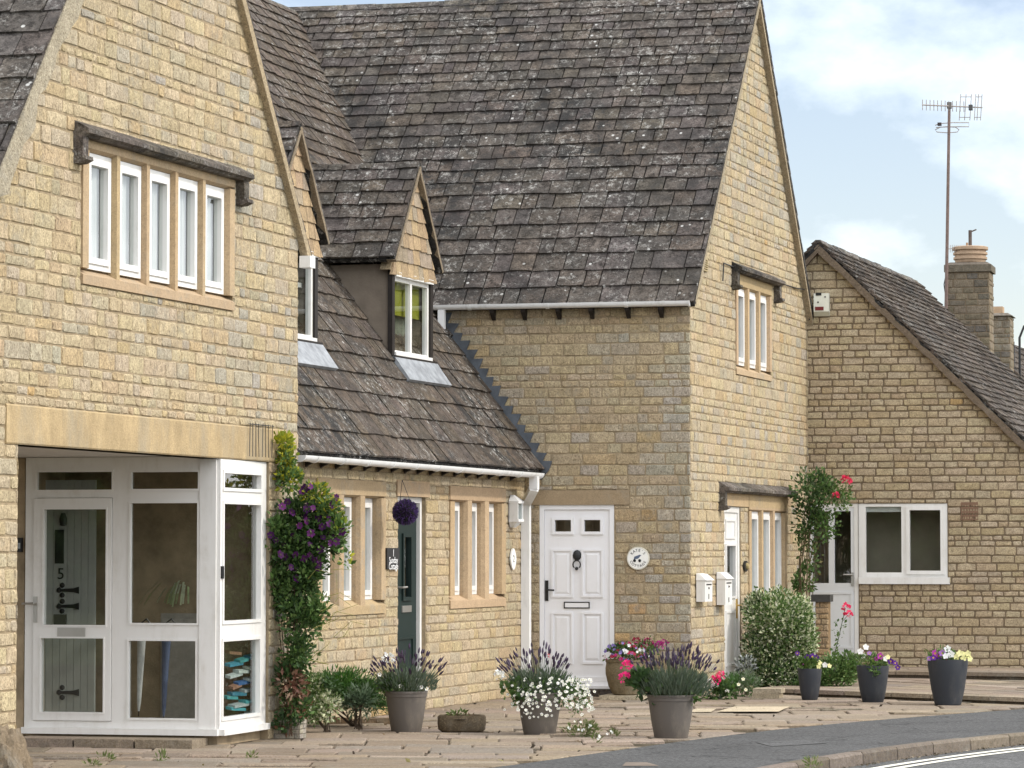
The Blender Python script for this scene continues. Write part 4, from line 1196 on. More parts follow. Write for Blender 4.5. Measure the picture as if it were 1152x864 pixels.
# window and door in one white frame
ph = [px_rect(FC, 974, 570, 1014, 644), px_rect(FC, 1023.5, 573.5, 1058, 642)]
wf = MB().plate(FC, (dC[2] + .002, wC[1], wC[2], wC[3]), ph, -.08, -.01)
h = ph[1]; wf.ring(FC, h[0] - .05, h[2] + .05, h[1] - .05, h[3] + .045, .05, -.0098, .012)
wf.box(FC, dC[2] + .01, wC[2] + .03, wC[1] - .06, wC[1] + .03, -.0, .07)
wfo = wf.build('window', M['pvc'], hC)
for h in ph: MB().add([FC.p(h[0], h[1], -.04), FC.p(h[2], h[1], -.04), FC.p(h[2], h[3], -.04), FC.p(h[0], h[3], -.04)], [(0, 1, 2, 3)]).build('pane', M['glass'], wfo)
room_box(FC, dC[2], wC[2], wC[1], wC[3], -.1, .7, wfo)
MB().box(FC, ph[0][0], ph[0][2], ph[0][3] - .07, ph[0][3], -.09, -.07).build('blind', M['greydoor'], wfo)
pg_ = [px_rect(FC, 915, 575, 932, 656), px_rect(FC, 938.5, 575, 957, 656)]
df = MB().plate(FC, dC, [px_rect(FC, 914, 571, 961, 738)], -.08, -.012)
dfo2 = df.build('door', M['pvc'], hC)
lr = px_rect(FC, 914.3, 571.3, 960.7, 738)
lm = MB().plate(FC, lr, pg_, -.075, -.02)
h = px_rect(FC, 916, 668, 957, 727)
lm.ring(FC, h[0] - .03, h[2] + .03, h[1] - .03, h[3] + .03, .035, -.0198, -.008)
lm.build('door_leaf', M['greydoor'], dfo2)
for h in pg_: MB().add([FC.p(h[0], h[1], -.05), FC.p(h[2], h[1], -.05), FC.p(h[2], h[3], -.05), FC.p(h[0], h[3], -.05)], [(0, 1, 2, 3)]).build('pane', M['glass'], dfo2)
h = px_rect(FC, 957.5, 644, 960.5, 659)
MB().box(FC, h[0], h[2], h[1], h[3], -.0198, -.005).tube([FC.p(h[2] - .02, h[3] - .03, .0), FC.p(h[2] - .02, h[3] - .03, .045), FC.p(h[0] - .1, h[3] - .03, .05)], .010).build('handle', M['steel'], dfo2)
room_box(FC, dC[0], dC[2], dC[1], dC[3], -.1, 1.2, dfo2, name='door_recess')
h = px_rect(FC, 1081, 565, 1100.5, 585)
vb = MB()
vb.plate(FC, (h[0], h[1], h[2], h[3]), [(h[0] + .015 + i * .037, h[1] + .015 + j * .052, h[0] + .037 + i * .037, h[1] + .045 + j * .052) for i in range(6) for j in range(4)], -.01, .018)
vb.build('air_brick', mk_plain('terracotta', (.20, .125, .085), .9, .1, .15, 20), hC)
# chimney at the far end
ck = dp(1091, 340, 53.6)
def chimney(parent, px0, px1, pyt, pyb, d, pot_px, mat='stone', sd=1, cap=.16):
    fr = Plane(dp((px0 + px1) / 2, 600, d), V)
    a0, a1 = fr.A(px0), fr.A(px1); ht, hb = fr.at(px0, pyt)[1], fr.at(px0, pyb)[1]
    rr = random.Random(sd)
    dpt = .62
    s_ = MB()
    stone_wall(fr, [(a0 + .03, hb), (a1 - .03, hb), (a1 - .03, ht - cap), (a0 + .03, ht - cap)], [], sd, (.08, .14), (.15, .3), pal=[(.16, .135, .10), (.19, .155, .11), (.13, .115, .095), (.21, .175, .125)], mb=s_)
    fr2 = Plane(fr.p(a1 - .03, 0), Z.cross(V))
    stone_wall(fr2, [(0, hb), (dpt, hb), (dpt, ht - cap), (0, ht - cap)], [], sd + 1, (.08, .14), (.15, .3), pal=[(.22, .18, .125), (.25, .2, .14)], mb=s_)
    s_.box(fr, a0 + .03, a1 - .031, hb, ht - cap, -dpt, -.002)
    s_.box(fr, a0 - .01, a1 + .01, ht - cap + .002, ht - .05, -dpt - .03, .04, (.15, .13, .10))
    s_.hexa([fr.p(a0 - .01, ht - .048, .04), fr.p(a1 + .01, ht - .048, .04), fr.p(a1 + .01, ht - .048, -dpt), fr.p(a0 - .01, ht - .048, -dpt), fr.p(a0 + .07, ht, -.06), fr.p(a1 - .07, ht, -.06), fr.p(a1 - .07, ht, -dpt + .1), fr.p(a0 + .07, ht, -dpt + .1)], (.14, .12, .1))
    so_ = s_.build('chimney', [M['stone'], M['mortar_dark']], parent)
    return fr, so_, ht, dpt
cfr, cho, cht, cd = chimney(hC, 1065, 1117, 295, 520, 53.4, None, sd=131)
pa = cfr.A(1091.5); pb = cfr.p(pa, cht - .02, -cd / 2)
pm = MB().lathe(pb, [(.20, 0), (.24, .03), (.25, .07), (.27, .08), (.27, .115), (.25, .12), (.25, .15), (.275, .155), (.275, .19), (.25, .195), (.25, .225), (.285, .23), (.285, .275), (.26, .285), (.1, .30)], 20, (.36, .26, .18))
pm.tube([pb + Z * .28, pb + Z * .55], .03, 6, col=(.10, .08, .07)).tube([pb + Z * .52, pb + Z * .56 + V * .1], .012, 5, col=(.1, .08, .07))
pm.build('chimney_pot', M['matt'], cho, 30)
MB().hexa([cfr.p(cfr.A(1062), 4.6, .05), cfr.p(cfr.A(1116), 3.9, .05), cfr.p(cfr.A(1116), 4.45, .05), cfr.p(cfr.A(1062), 5.35, .05), cfr.p(cfr.A(1062), 4.6, .02), cfr.p(cfr.A(1116), 3.9, .02), cfr.p(cfr.A(1116), 4.45, .02), cfr.p(cfr.A(1062), 5.35, .02)]).build('flashing', M['leaddark'], cho)
# further house beyond, only its roof and chimney show
hD = thing('far_house', 'far house showing only a strip of roof and square chimney at the right edge', 'house', dp(1150, 600, 62) - Z * 3)
f2 = Plane(dp(1110, 600, 60), V)
mb = MB(); p = f2.p(f2.A(1300), 2.2); s_ = f2.p(f2.A(1100), 5.6) - p
slate_roof(mb, p, U, s_, [(0, 0), (7, 0), (7, s_.length), (0, s_.length)], 141, .24, .18, (.25, .4), BROWN)
mb.build('roof', M['slate'], hD)
stone_wall(f2, [(f2.A(1060), 0), (f2.A(1300), 0), (f2.A(1300), 2.2), (f2.A(1110), 5.4), (f2.A(1060), 5.0)], [], 142, (.09, .14), (.2, .35), pal=TAN).build('wall', [M['stone'], M['mortar']], hD)
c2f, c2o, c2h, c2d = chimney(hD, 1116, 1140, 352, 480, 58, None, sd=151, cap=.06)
MB().box(c2f, c2f.A(1118), c2f.A(1129), c2h - .03, c2h + .12, -.45, -.15, (.4, .28, .18)).build('chimney_pot', M['matt'], c2o)
pp = dp(1147, 383, 60)
MB().tube([pp - Z * .9, pp + Z * .05, pp + Z * .25 + V * .08, pp + Z * .33 + V * .3], .022, 6).tube([pp - V * .1 - Z * .9, pp - V * .1 - Z * .02], .012, 5).build('flue_pipe', M['black'], hD)
# television aerial on its mast, beside the chimney
ae = thing('tv_aerial', 'tall thin television aerial on a mast beside the big chimney', 'aerial', cfr.p(cfr.A(1065) - .05, cht - 1.2, .05))
D_ = 53.3
def ap_(px, py, d=0.0): return dp(px, py, D_ + d)
m0, m1 = ap_(1063.5, 400), ap_(1068, 116)
MB().tube([m0, m1], .030, 8, .024, (.16, .115, .10)).build('mast', M['matt'], ae, 40)
yg = MB(); alc = (.30, .27, .25)
b0, b1 = ap_(1037.5, 118, -.25), ap_(1105, 121, .25)
yg.tube([b0, b1], .011, 6, col=alc)
for i in range(12):
    t = i / 16; q = b0.lerp(b1, t + .005)
    yg.tube([q - Z * .085, q + Z * .085], .0065, 5, col=alc)
yg.box(Plane(ap_(1092, 121), V), -.03, .03, ap_(1092, 124).z, ap_(1092, 118).z, -.04, .04, (.08, .08, .08))
yg.box(Plane(ap_(1068, 119), V), -.035, .035, ap_(1068, 122).z, ap_(1068, 115).z, -.04, .04, (.15, .14, .13))
for xs, top, bot in (((1080, 1086, 1092), 106, 135.5), ((1097, 1100, 1104), 106, 135.5)):
    for x in xs: yg.tube([ap_(x - .9, bot, .15), ap_(x + .9, top, .15)], .0065, 5, col=alc)
    for yy in (109, 132): yg.tube([ap_(xs[0] - (1 if yy > 120 else -.6), yy, .15), ap_(xs[-1] + (-1 if yy > 120 else .6), yy, .15)], .0065, 5, col=alc)
yg.build('aerial_array', M['matt'], ae)
fmz = MB()
fmz.tube([ap_(1052, 141), ap_(1058, 139), ap_(1072, 138), ap_(1090, 138), ap_(1090, 142.5), ap_(1072, 142.5), ap_(1058, 143), ap_(1052, 146), ap_(1054, 148.5), ap_(1066, 149.5), ap_(1077, 148.5), ap_(1079, 146), ap_(1075, 143), ap_(1064, 142.5), ap_(1053, 143.5)], .008, 5, col=alc)
fmz.box(Plane(ap_(1057, 140), V), -.03, .03, ap_(1057, 141.5).z, ap_(1057, 138).z, -.03, .03, (.06, .05, .05))
fmz.build('radio_loop', M['matt'], ae)
cb_ = MB().tube([ap_(1066, 300), ap_(1062, 320), ap_(1064.5, 340), ap_(1061, 352), ap_(1065, 372)], .008, 5, col=(.02, .02, .02))
cb_.build('cable', M['matt'], ae)
a2 = thing('small_aerial', 'small comb shaped aerial beside the orange chimney pot', 'aerial', ap_(1088, 300, .3))
sa = MB().tube([ap_(1067, 280, .3), ap_(1090, 278, .3)], .007, 5, col=alc)
for i in range(9):
    x = 1069 + i * 2.2; sa.tube([ap_(x, 275.5, .3), ap_(x, 284, .3)], .005, 4, col=alc)
sa.tube([ap_(1088, 282, .3), ap_(1088, 273, .3)], .02, 6, col=(.3, .2, .13))
sa.build('aerial_array', M['matt'], a2)

# ================================================================== SMALL THINGS ON THE WALLS
def on(fr, px, py, off=0.0):
    a, h = fr.at(px, py, off)
    return a, h
# round white house sign
a, h = on(FB, 718, 628, .03)
t = thing('house_sign', "round white sign reading KATE'S COTTAGE beside the white panelled door", 'sign', FB.p(a, h, .02))
RS = .128
disc = MB().loft([[FB.p(a + (RS - k) * math.cos(i * math.pi / 24), h + (RS - k) * math.sin(i * math.pi / 24), o) for i in range(48)] for o, k in ((.018, 0), (.034, 0), (.040, .006))], (.80, .80, .77))
disc.build('plate', M['tone'], t)
rim = MB().loft([[FB.p(a + r * math.cos(i * math.pi / 24), h + r * math.sin(i * math.pi / 24), o) for i in range(48)] for r, o in ((RS + .006, .017), (RS + .006, .041), (RS - .006, .0415))], (.62, .60, .52), caps=False)
rim.build('rim', M['tone'], t)
lt = MB()
def arc_text(txt, r, mid, step, top):
    n = len(txt)
    for i, chx in enumerate(txt):
        ang = mid + (-(i - (n - 1) / 2) * step if top else (i - (n - 1) / 2) * step)
        cx, cy = a + r * math.cos(ang), h + r * math.sin(ang)
        rot = ang - math.pi / 2 if top else ang + math.pi / 2
        cs, sn = math.cos(rot), math.sin(rot)
        text_into(lt, chx, .044, lambda x, y, k: FB.p(cx + x * cs - y * sn, cy + x * sn + y * cs, .042 + k), (.02, .02, .025), thick=.001)
arc_text("KATE'S", .092, math.pi / 2, .36, True)
arc_text('COTTAGE', .094, -math.pi / 2, .36, False)
lt.build('lettering', M['matt'], t)
em = MB().prism(FB, [(a - .05, h - .012), (a + .0, h - .005), (a + .038, h + .035), (a + .022, h + .042), (a - .045, h + .018)], .0405, .044, (.10, .13, .19))
for dx in (-.042, .02): em.prism(FB, [(a + dx + .018 * math.cos(i * .7), h - .028 + .018 * math.sin(i * .7)) for i in range(9)], .0405, .045, (.015, .015, .018))
em.build('emblem', M['matt'], t)
# slate name plate by the green door
x0, y0, x1, y1 = px_rect(FK, 434.5, 616.5, 448.5, 640, .03)
t = thing('name_plate', 'small black slate name plate reading 1 Sunday Cottage between window and dark green door', 'sign', FK.p((x0 + x1) / 2, y0, .02))
MB().box(FK, x0, x1, y0, y1, .018, .04, (.018, .018, .02)).build('plate', M['tone'], t)
lt = MB(); cx = (x0 + x1) / 2
def flat_text(txt, size, cy, sx=1.0):
    text_into(lt, txt, size, lambda x, y, k: FK.p(cx + x * sx, cy + y, .0415 + k), (.75, .75, .75), thick=.001)
flat_text('1', .11, y1 - .055); flat_text('Sunday', .095, y1 - .13, 1.02); flat_text('Cottage', .095, y1 - .195, .95)
lt.build('lettering', M['matt'], t)
# white half lantern on the cottage corner
a, h = on(FK, 580, 576, .07)
t = thing('wall_lantern', 'white half lantern fixed to the wall beside the white downpipe', 'lantern', FK.p(a, h - .15, .02))
lm = MB()
lm.box(FK, a - .11, a + .11, h - .115, h - .085, .02, .14).box(FK, a - .11, a + .11, h + .10, h + .125, .02, .14)
for x in (a - .105, a + .085): lm.box(FK, x, x + .02, h - .085, h + .10, .02, .13)
lm.box(FK, a - .105, a + .105, h - .085, h + .1, .018, .03)
lm.hexa([FK.p(a - .11, h + .1255, .02), FK.p(a + .11, h + .1255, .02), FK.p(a + .11, h + .1255, .14), FK.p(a - .11, h + .1255, .14), FK.p(a - .03, h + .2, .02), FK.p(a + .03, h + .2, .02), FK.p(a + .03, h + .2, .05), FK.p(a - .03, h + .2, .05)])
lm.hexa([FK.p(a - .05, h - .18, .02), FK.p(a + .05, h - .18, .02), FK.p(a + .05, h - .18, .06), FK.p(a - .05, h - .18, .06), FK.p(a - .1, h - .116, .02), FK.p(a + .1, h - .116, .02), FK.p(a + .1, h - .116, .12), FK.p(a - .1, h - .116, .12)])
lm.build('frame', M['gutter'], t)
MB().box(FK, a - .08, a + .08, h - .084, h + .099, .11, .118).build('glass', M['glass'], t)
MB().lathe(FK.p(a, h - .08, .07), [(.025, 0), (.03, .06), (.02, .11), (.004, .13)], 10).build('lamp', M['pvc'], t)
# oval white plaque below it
a, h = on(FK, 577.5, 629, .03)
t = thing('oval_plaque', 'white pointed oval number plaque on the wall below the lantern', 'plaque', FK.p(a, h - .12, .02))
ov = [(a + .105 * math.cos(q) * (1 - .25 * abs(math.sin(q))), h + .125 * math.sin(q)) for q in [i * math.pi / 14 for i in range(28)]]
MB().prism(FK, ov, .018, .036, (.78, .78, .76)).build('plate', M['tone'], t)
lt = MB(); cx = a
text_into(lt, '2', .12, lambda x, y, k: FK.p(a + x, h + y, .037 + k), (.12, .12, .12), thick=.001)
lt.build('lettering', M['matt'], t)
# two white post boxes on the street gable
def post_box(px, pyt, pyb, label, sd):
    a0, hb = FG.at(px, pyb); ht = FG.at(px, pyt)[1]
    wd_, dpt = .36, .125
    t = thing('post_box', label, 'post box', FG.p(a0 + wd_ / 2, hb, .0), 'post boxes on the street gable')
    ov_ = ht - .085
    MB().box(FG, a0, a0 + wd_, hb, ov_, .02, dpt).build('box', M['pvc'], t)
    lid = MB().hexa([FG.p(a0 - .012, ov_ + .002, .02), FG.p(a0 + wd_ + .012, ov_ + .002, .02), FG.p(a0 + wd_ + .012, ov_ + .002, dpt + .025), FG.p(a0 - .012, ov_ + .002, dpt + .025),
                     FG.p(a0 + .005, ht, .02), FG.p(a0 + wd_ - .005, ht, .02), FG.p(a0 + wd_ - .005, ht - .01, dpt * .55), FG.p(a0 + .005, ht - .01, dpt * .55)])
    lid.build('lid', M['pvc'], t)
    MB().box(FG, a0 + .07, a0 + wd_ - .05, ov_ - .055, ov_ - .04, dpt + .001, dpt + .004).ball(FG.p(a0 + wd_ * .5, ov_ - .09, dpt), .014, 8, 5).box(FG, a0 + wd_ * .5 - .012, a0 + wd_ * .5 + .012, hb + .03, hb + .09, dpt + .001, dpt + .004).build('slot', M['black'], t)
    return t
post_box(781.5, 645, 677, 'white post box with a sloping lid, the one nearer the corner', 1)
post_box(804.5, 643.5, 680.5, 'white post box with a sloping lid, the one next to the door', 2)
# oval black plaque between the street door and its window
a, h = FG.at(839.5, 637, .03)
t = thing('oval_bell_plate', 'small black oval plate between the street door and the three light window', 'plate', FG.p(a, h - .1, .02))
MB().prism(FG, [(a + .095 * math.cos(i * math.pi / 12), h + .068 * math.sin(i * math.pi / 12) * 1) for i in range(24)], .012, .035, (.02, .02, .02)).build('plate', M['tone'], t)
MB().ball(FG.p(a, h, .036), .036, 10, 6, (.32, .25, .12), sq=(1, 1, 1.2)).build('emblem', M['matt'], t)
# alarm box on the far gable
x0, y0, x1, y1 = px_rect(FC, 915.5, 330, 932.5, 355.5, .1)
t = thing('alarm_box', 'weathered white alarm box with a dark red band under the gable of the back cottage', 'alarm', FC.p((x0 + x1) / 2, y0, .01))
MB().box(FC, x0, x1, y0 + .06, y1, .014, .11, (.66, .66, .58)).hexa([FC.p(x0, y0, .014), FC.p(x1, y0, .014), FC.p(x1, y0, .05), FC.p(x0, y0, .05), FC.p(x0, y0 + .059, .014), FC.p(x1, y0 + .059, .014), FC.p(x1, y0 + .059, .11), FC.p(x0, y0 + .059, .11)], (.5, .5, .42)).build('case', M['tone'], t)
MB().box(FC, x0 + .02, x1 - .07, y0 + .075, y0 + .125, .111, .118, (.14, .012, .014)).build('band', M['tone'], t)
MB().box(FC, x0 + .03, x1 - .1, y1 - .03, y1 + .01, .09, .116, (.03, .03, .03)).ball(FC.p(x0 + .06, y1 - .12, .11), .012, 6, 4, (.03, .03, .03)).ball(FC.p(x1 - .05, y1 - .05, .11), .012, 6, 4, (.03, .03, .03)).build('marks', M['matt'], t)
# bell push inside the porch reveal
bq = px_rect(PF, 19.5, 605, 25, 621)
t = thing('bell_push', 'little black bell push on the wall left of the porch screen', 'bell push', PF.p(bq[0], bq[1], .0))
MB().box(PF, bq[0], bq[2], bq[1], bq[3], -.018, .02).build('case', M['black'], t)
MB().box(PF, bq[0] + .015, bq[2] - .01, bq[1] + .03, bq[1] + .08, .021, .024, (.3, .33, .34)).build('button', M['tone'], t)

# ================================================================== PLANTS
G_DK = [(.036, .075, .022), (.045, .09, .025), (.032, .065, .022), (.055, .10, .03)]
G_MID = [(.075, .14, .035), (.09, .16, .04), (.06, .12, .03), (.11, .175, .05)]
G_LAV = [(.085, .115, .075), (.10, .13, .088), (.07, .10, .065), (.115, .14, .10)]
G_VAR = [(.56, .58, .38), (.48, .52, .31), (.20, .27, .10), (.09, .15, .045), (.62, .63, .47)]
G_YEL = [(.33, .32, .02), (.26, .29, .03), (.20, .25, .03), (.38, .35, .03)]
def ell(rr, k=0.33):
    while True:
        v_ = Vector((rr.uniform(-1, 1), rr.uniform(-1, 1), rr.uniform(-1, 1)))
        if 0.01 < v_.length <= 1: return v_.normalized() * (rr.random() ** k)
def foliage(mb, c, rad, n, L, wd, cols, rr, k=0.33, up=0.35, lump=7):
    """leaves in clumps through an uneven volume"""
    c = Vector(c)
    lumps = [ell(rr, .3) * .75 for _ in range(lump)]
    for _ in range(n):
        if rr.random() < .75:
            q = rr.choice(lumps) + ell(rr, .5) * .42
        else: q = ell(rr, k)
        p = c + Vector((q.x * rad[0], q.y * rad[1], q.z * rad[2]))
        d = Vector((q.x, q.y, q.z + up)) + ell(rr) * .9
        s_ = rr.uniform(.65, 1.25)
        mb.leaf(p, d, L * s_, wd * s_, jit(rr.choice(cols), .22, rr), rr=rr)
    return mb
def flower(mb, p, d, r, col, ccol, rr, n=5):
    d = d.normalized(); x = d.cross(Vector((.3, .5, .8))).normalized(); y = d.cross(x)
    for i in range(n):
        t0 = 2 * math.pi * i / n + rr.uniform(-.1, .1); w_ = math.pi / n * .95
        f = lambda t, q, up: p + (x * math.cos(t) + y * math.sin(t)) * r * q + d * r * up
        mb.add([p, f(t0 - w_, .75, .1), f(t0, 1, .16), f(t0 + w_, .75, .1)], [(0, 1, 2, 3)], jit(col, .1, rr))
    if ccol: mb.add([p + d * r * .06 + (x * math.cos(i * 1.26) + y * math.sin(i * 1.26)) * r * .28 for i in range(5)], [(0, 1, 2, 3, 4)], ccol)
    return mb
def flower_head(c, r, col, rr, n=46, cup=.55):
    mb = MB(); c = Vector(c)
    for _ in range(n):
        q = ell(rr, .1); q.z = q.z if q.z > -.5 else -q.z * .5
        p = c + q * r * .8
        mb.leaf(p, q + ell(rr) * .8, r * cup, r * cup * .9, jit(col, .2, rr), rr=rr)
    return mb
def lavender(c, rad, hgt, n, rr, fol, spk, stm, spread=.8, headcol=((.062, .040, .075), (.085, .06, .11), (.05, .034, .056), (.11, .085, .125))):
    c = Vector(c)
    for _ in range(n):
        ang = rr.uniform(0, 6.283); q = rr.random() ** .6
        base = c + Vector((math.cos(ang), math.sin(ang), 0)) * rad * .55 * q
        lean = Vector((math.cos(ang), math.sin(ang), 0)) * spread * q * rr.uniform(.5, 1.1)
        d = (Z + lean + ell(rr) * .12).normalized()
        L = hgt * rr.uniform(.7, 1.08) * (1 - .18 * q)
        tip = base + d * L
        side = d.cross(Vector((.4, .9, .1))).normalized() * .0022
        stm.add([base - side, base + side, tip + side * .6, tip - side * .6], [(0, 1, 2, 3)], jit((.10, .13, .07), .2, rr))
        hl = rr.uniform(.035, .06); x = d.cross(Vector((.2, .3, .9))).normalized(); y = d.cross(x)
        rr_ = rr.uniform(.008, .0125)
        col = jit(rr.choice(headcol), .2, rr)
        spk.loft([[tip + d * t * hl + (x * math.cos(k) + y * math.sin(k)) * r for k in (0, 1.57, 3.14, 4.71)] for t, r in ((-.1, rr_ * .4), (.3, rr_), (.7, rr_ * .85), (1.1, rr_ * .25))], col, caps=False)
    for _ in range(n * 12):
        ang = rr.uniform(0, 6.283); q = rr.random() ** .5
        p = c + Vector((math.cos(ang) * rad * q, math.sin(ang) * rad * q, hgt * rr.uniform(.0, .5) * (1 - .35 * q * q)))
        d = Vector((math.cos(ang) * q * .8, math.sin(ang) * q * .8, 1)) + ell(rr) * .35
        fol.leaf(p, d, hgt * rr.uniform(.13, .24), .011, jit(rr.choice(G_LAV), .25, rr), rr=rr)
def taupe_pot(t, loc, r, h_, mat='potgrey'):
    MB().lathe(loc, [(r * .68, 0), (r * .70, .01), (r * .83, h_ * .42), (r * .92, h_ * .80), (r * .935, h_ * .86), (r * .965, h_ * .865), (r * .97, h_ * .935), (r * .985, h_ * .94), (r, h_ * .985), (r * .99, h_), (r * .93, h_), (r * .91, h_ * .93)], 48, caps=True).build('pot', M[mat], t, 30)
    MB().lathe(loc + Z * h_ * .9, [(r * .90, 0), (r * .5, .02), (.01, .03)], 24, wob=.03).build('soil', M['soil'], t)

rr = random.Random(501)
# pot of lavender in front of the green door
c = gp(457, 823)
t = thing('potted_lavender', 'taupe pot of lavender and a white geranium in front of the dark green door', 'potted plant', c, 'lavender pots along the paving')
taupe_pot(t, c, .205, .385)
fol, spk, stm = MB(), MB(), MB()
lavender(c + Z * .37, .27, .40, 85, rr, fol, spk, stm, 1.15)
foliage(fol, c + Z * .43 - Vector((.12, .05, 0)), (.16, .16, .10), 260, .05, .045, G_DK + G_MID, rr)
fol.build('foliage', M['leaf'], t); stm.build('stems', M['stem'], t); spk.build('lavender_spikes', M['petal'], t, kind='stuff')
flower_head(dp(437, 741, c.y - .1), .062, (.78, .78, .76), rr).build('flower_head', M['petal'], t, label='large white flower head')
for px, py in ((427, 759), (474, 773), (480, 775), (450, 772)):
    flower(MB(), dp(px, py, c.y - .2), Vector((.2, -1, .3)), .022, (.8, .8, .76), (.5, .35, .03), rr).build('flower', M['petal'], t)
# pot overflowing with white daisies
c = gp(607, 826)
t = thing('potted_daisies', 'taupe pot overflowing with small white flowers in front of the white panelled door', 'potted plant', c, 'lavender pots along the paving')
taupe_pot(t, c, .215, .39)
fol, spk, stm = MB(), MB(), MB()
lavender(c + Z * .38 + Vector((.0, .05, 0)), .27, .43, 85, rr, fol, spk, stm, 1.0)
foliage(fol, c + Z * .40 + Vector((.08, -.06, 0)), (.36, .26, .16), 900, .035, .018, G_DK + G_MID, rr, up=.1)
foliage(fol, c + Z * .40 + Vector((-.22, -.04, 0)), (.14, .16, .13), 220, .06, .05, G_MID, rr)
foliage(fol, c + Z * .34 + Vector((.30, -.06, 0)), (.16, .2, .18), 420, .03, .014, G_MID, rr, up=0)
fol.build('foliage', M['leaf'], t); stm.build('stems', M['stem'], t); spk.build('lavender_spikes', M['petal'], t, kind='stuff')
dz = MB()
for i in range(270):
    ang = rr.uniform(-3.3, .5) ; q = rr.uniform(.6, 1.05)
    cc = c + Z * .42 + Vector((.09, -.05, 0))
    p = cc + Vector((math.cos(ang) * .40 * q, math.sin(ang) * .27 * q, rr.uniform(-.14, .15) - .05 * q))
    if rr.random() < .2: p += Vector((rr.uniform(0, .12), 0, rr.uniform(-.14, .02)))
    if i < 14: p = c + Vector((rr.uniform(-.15, .2), -.225, rr.uniform(.17, .34)))
    flower(dz, p, Vector((rr.uniform(-.5, .6), -1, rr.uniform(0, .9))), rr.uniform(.011, .020), (.78, .78, .73), (.40, .36, .06), rr)
o = dz.build('white_flowers', M['petal'], t); o['kind'] = 'stuff'
flower_head(dp(561, 761, c.y - .1), .055, (.78, .78, .76), rr).build('flower_head', M['petal'], t, label='white flower head on a side stem')
MB().tube([c + Z * .36 - Vector((.15, 0.05, 0)), dp(561, 763, c.y - .1)], .004, 5, col=(.06, .1, .03)).build('flower_stem', M['stem'], t)
flower_head(dp(615, 737, c.y), .03, (.55, .12, .16), rr, 20).build('flower_head', M['petal'], t, label='small pink flower head')
# large lavender pot with pink geranium
c = gp(755, 830)
t = thing('potted_lavender', 'taupe pot of thick lavender with two pink geranium heads beside the asphalt footway', 'potted plant', c, 'lavender pots along the paving')
taupe_pot(t, c, .222, .395)
fol, spk, stm = MB(), MB(), MB()
lavender(c + Z * .37 + Vector((.03, 0, 0)), .30, .46, 150, rr, fol, spk, stm, .85)
fol.build('lavender_foliage', M['leaf'], t); stm.build('stems', M['stem'], t); spk.build('lavender_spikes', M['petal'], t, kind='stuff')
gl_ = MB()
foliage(gl_, c + Z * .46 + Vector((-.22, -.05, 0)), (.17, .17, .15), 260, .075, .075, G_DK, rr)
foliage(gl_, c + Z * .42 + Vector((.2, -.05, -.02)), (.07, .1, .09), 90, .06, .05, G_MID, rr)
gl_.build('geranium_leaves', M['leaf'], t)
for px, py, r in ((705, 749, .052), (703.5, 763, .058)):
    q = dp(px, py, c.y - .05)
    flower_head(q, r, (.80, .045, .24), rr).build('geranium_head', M['petal'], t)
    MB().tube([c + Z * .45 + Vector((-.15, 0, 0)), q - Z * r], .004, 5, col=(.1, .14, .05)).build('flower_stem', M['stem'], t)
# brown bulbous pot on the step right of the white door
c = gp(704, 786.5) + Z * .05
MBs = thing('plinth_slab', 'pale stone slab under the brown pot beside the white door', 'slab', gp(704, 786.5))
MB().box(Plane(gp(704, 786.5), V), -.26, .26, .0, .048, -.26, .26, (.42, .36, .26)).build('slab', M['paver'], MBs)
t = thing('potted_bedding', 'bulbous brown pot of purple, red and white flowers right of the white panelled door', 'potted plant', c)
MB().lathe(c, [(.13, 0), (.15, .01), (.20, .10), (.232, .24), (.235, .31), (.225, .37), (.235, .385), (.235, .41), (.215, .41), (.20, .37)], 40, (.185, .15, .095)).build('pot', M['potbrown'], t, 30)
fol = MB()
foliage(fol, c + Z * .45, (.27, .25, .13), 620, .05, .025, G_MID + G_DK, rr)
foliage(fol, c + Z * .55 + Vector((.22, 0, 0)), (.2, .2, .12), 240, .045, .02, G_MID, rr)
fol.build('foliage', M['leaf'], t)
bl = MB()
for i in range(95):
    q = ell(rr, .15); p = c + Z * .47 + Vector((q.x * .28, -abs(q.y) * .26, q.z * .15))
    col = ((.22, .17, .45), (.25, .2, .5), (.75, .75, .75), (.35, .02, .06), (.45, .03, .22))[0 if q.x < -.4 and q.z > 0 else rr.choice((1, 2, 3, 4, 3))]
    flower(bl, p, Vector((q.x, -1, .5)), rr.uniform(.015, .028), col, None, rr)
o = bl.build('small_flowers', M['petal'], t); o['kind'] = 'stuff'
for px, py, r, col in ((729, 722, .06, (.28, .02, .10)), (742, 727, .055, (.42, .04, .25)), (748, 724, .05, (.36, .03, .18)), (716, 721, .045, (.25, .015, .05)), (690, 741, .03, (.42, .02, .03))):
    flower_head(dp(px, py, c.y - .12), r, col, rr, 34).build('flower_head', M['petal'], t)
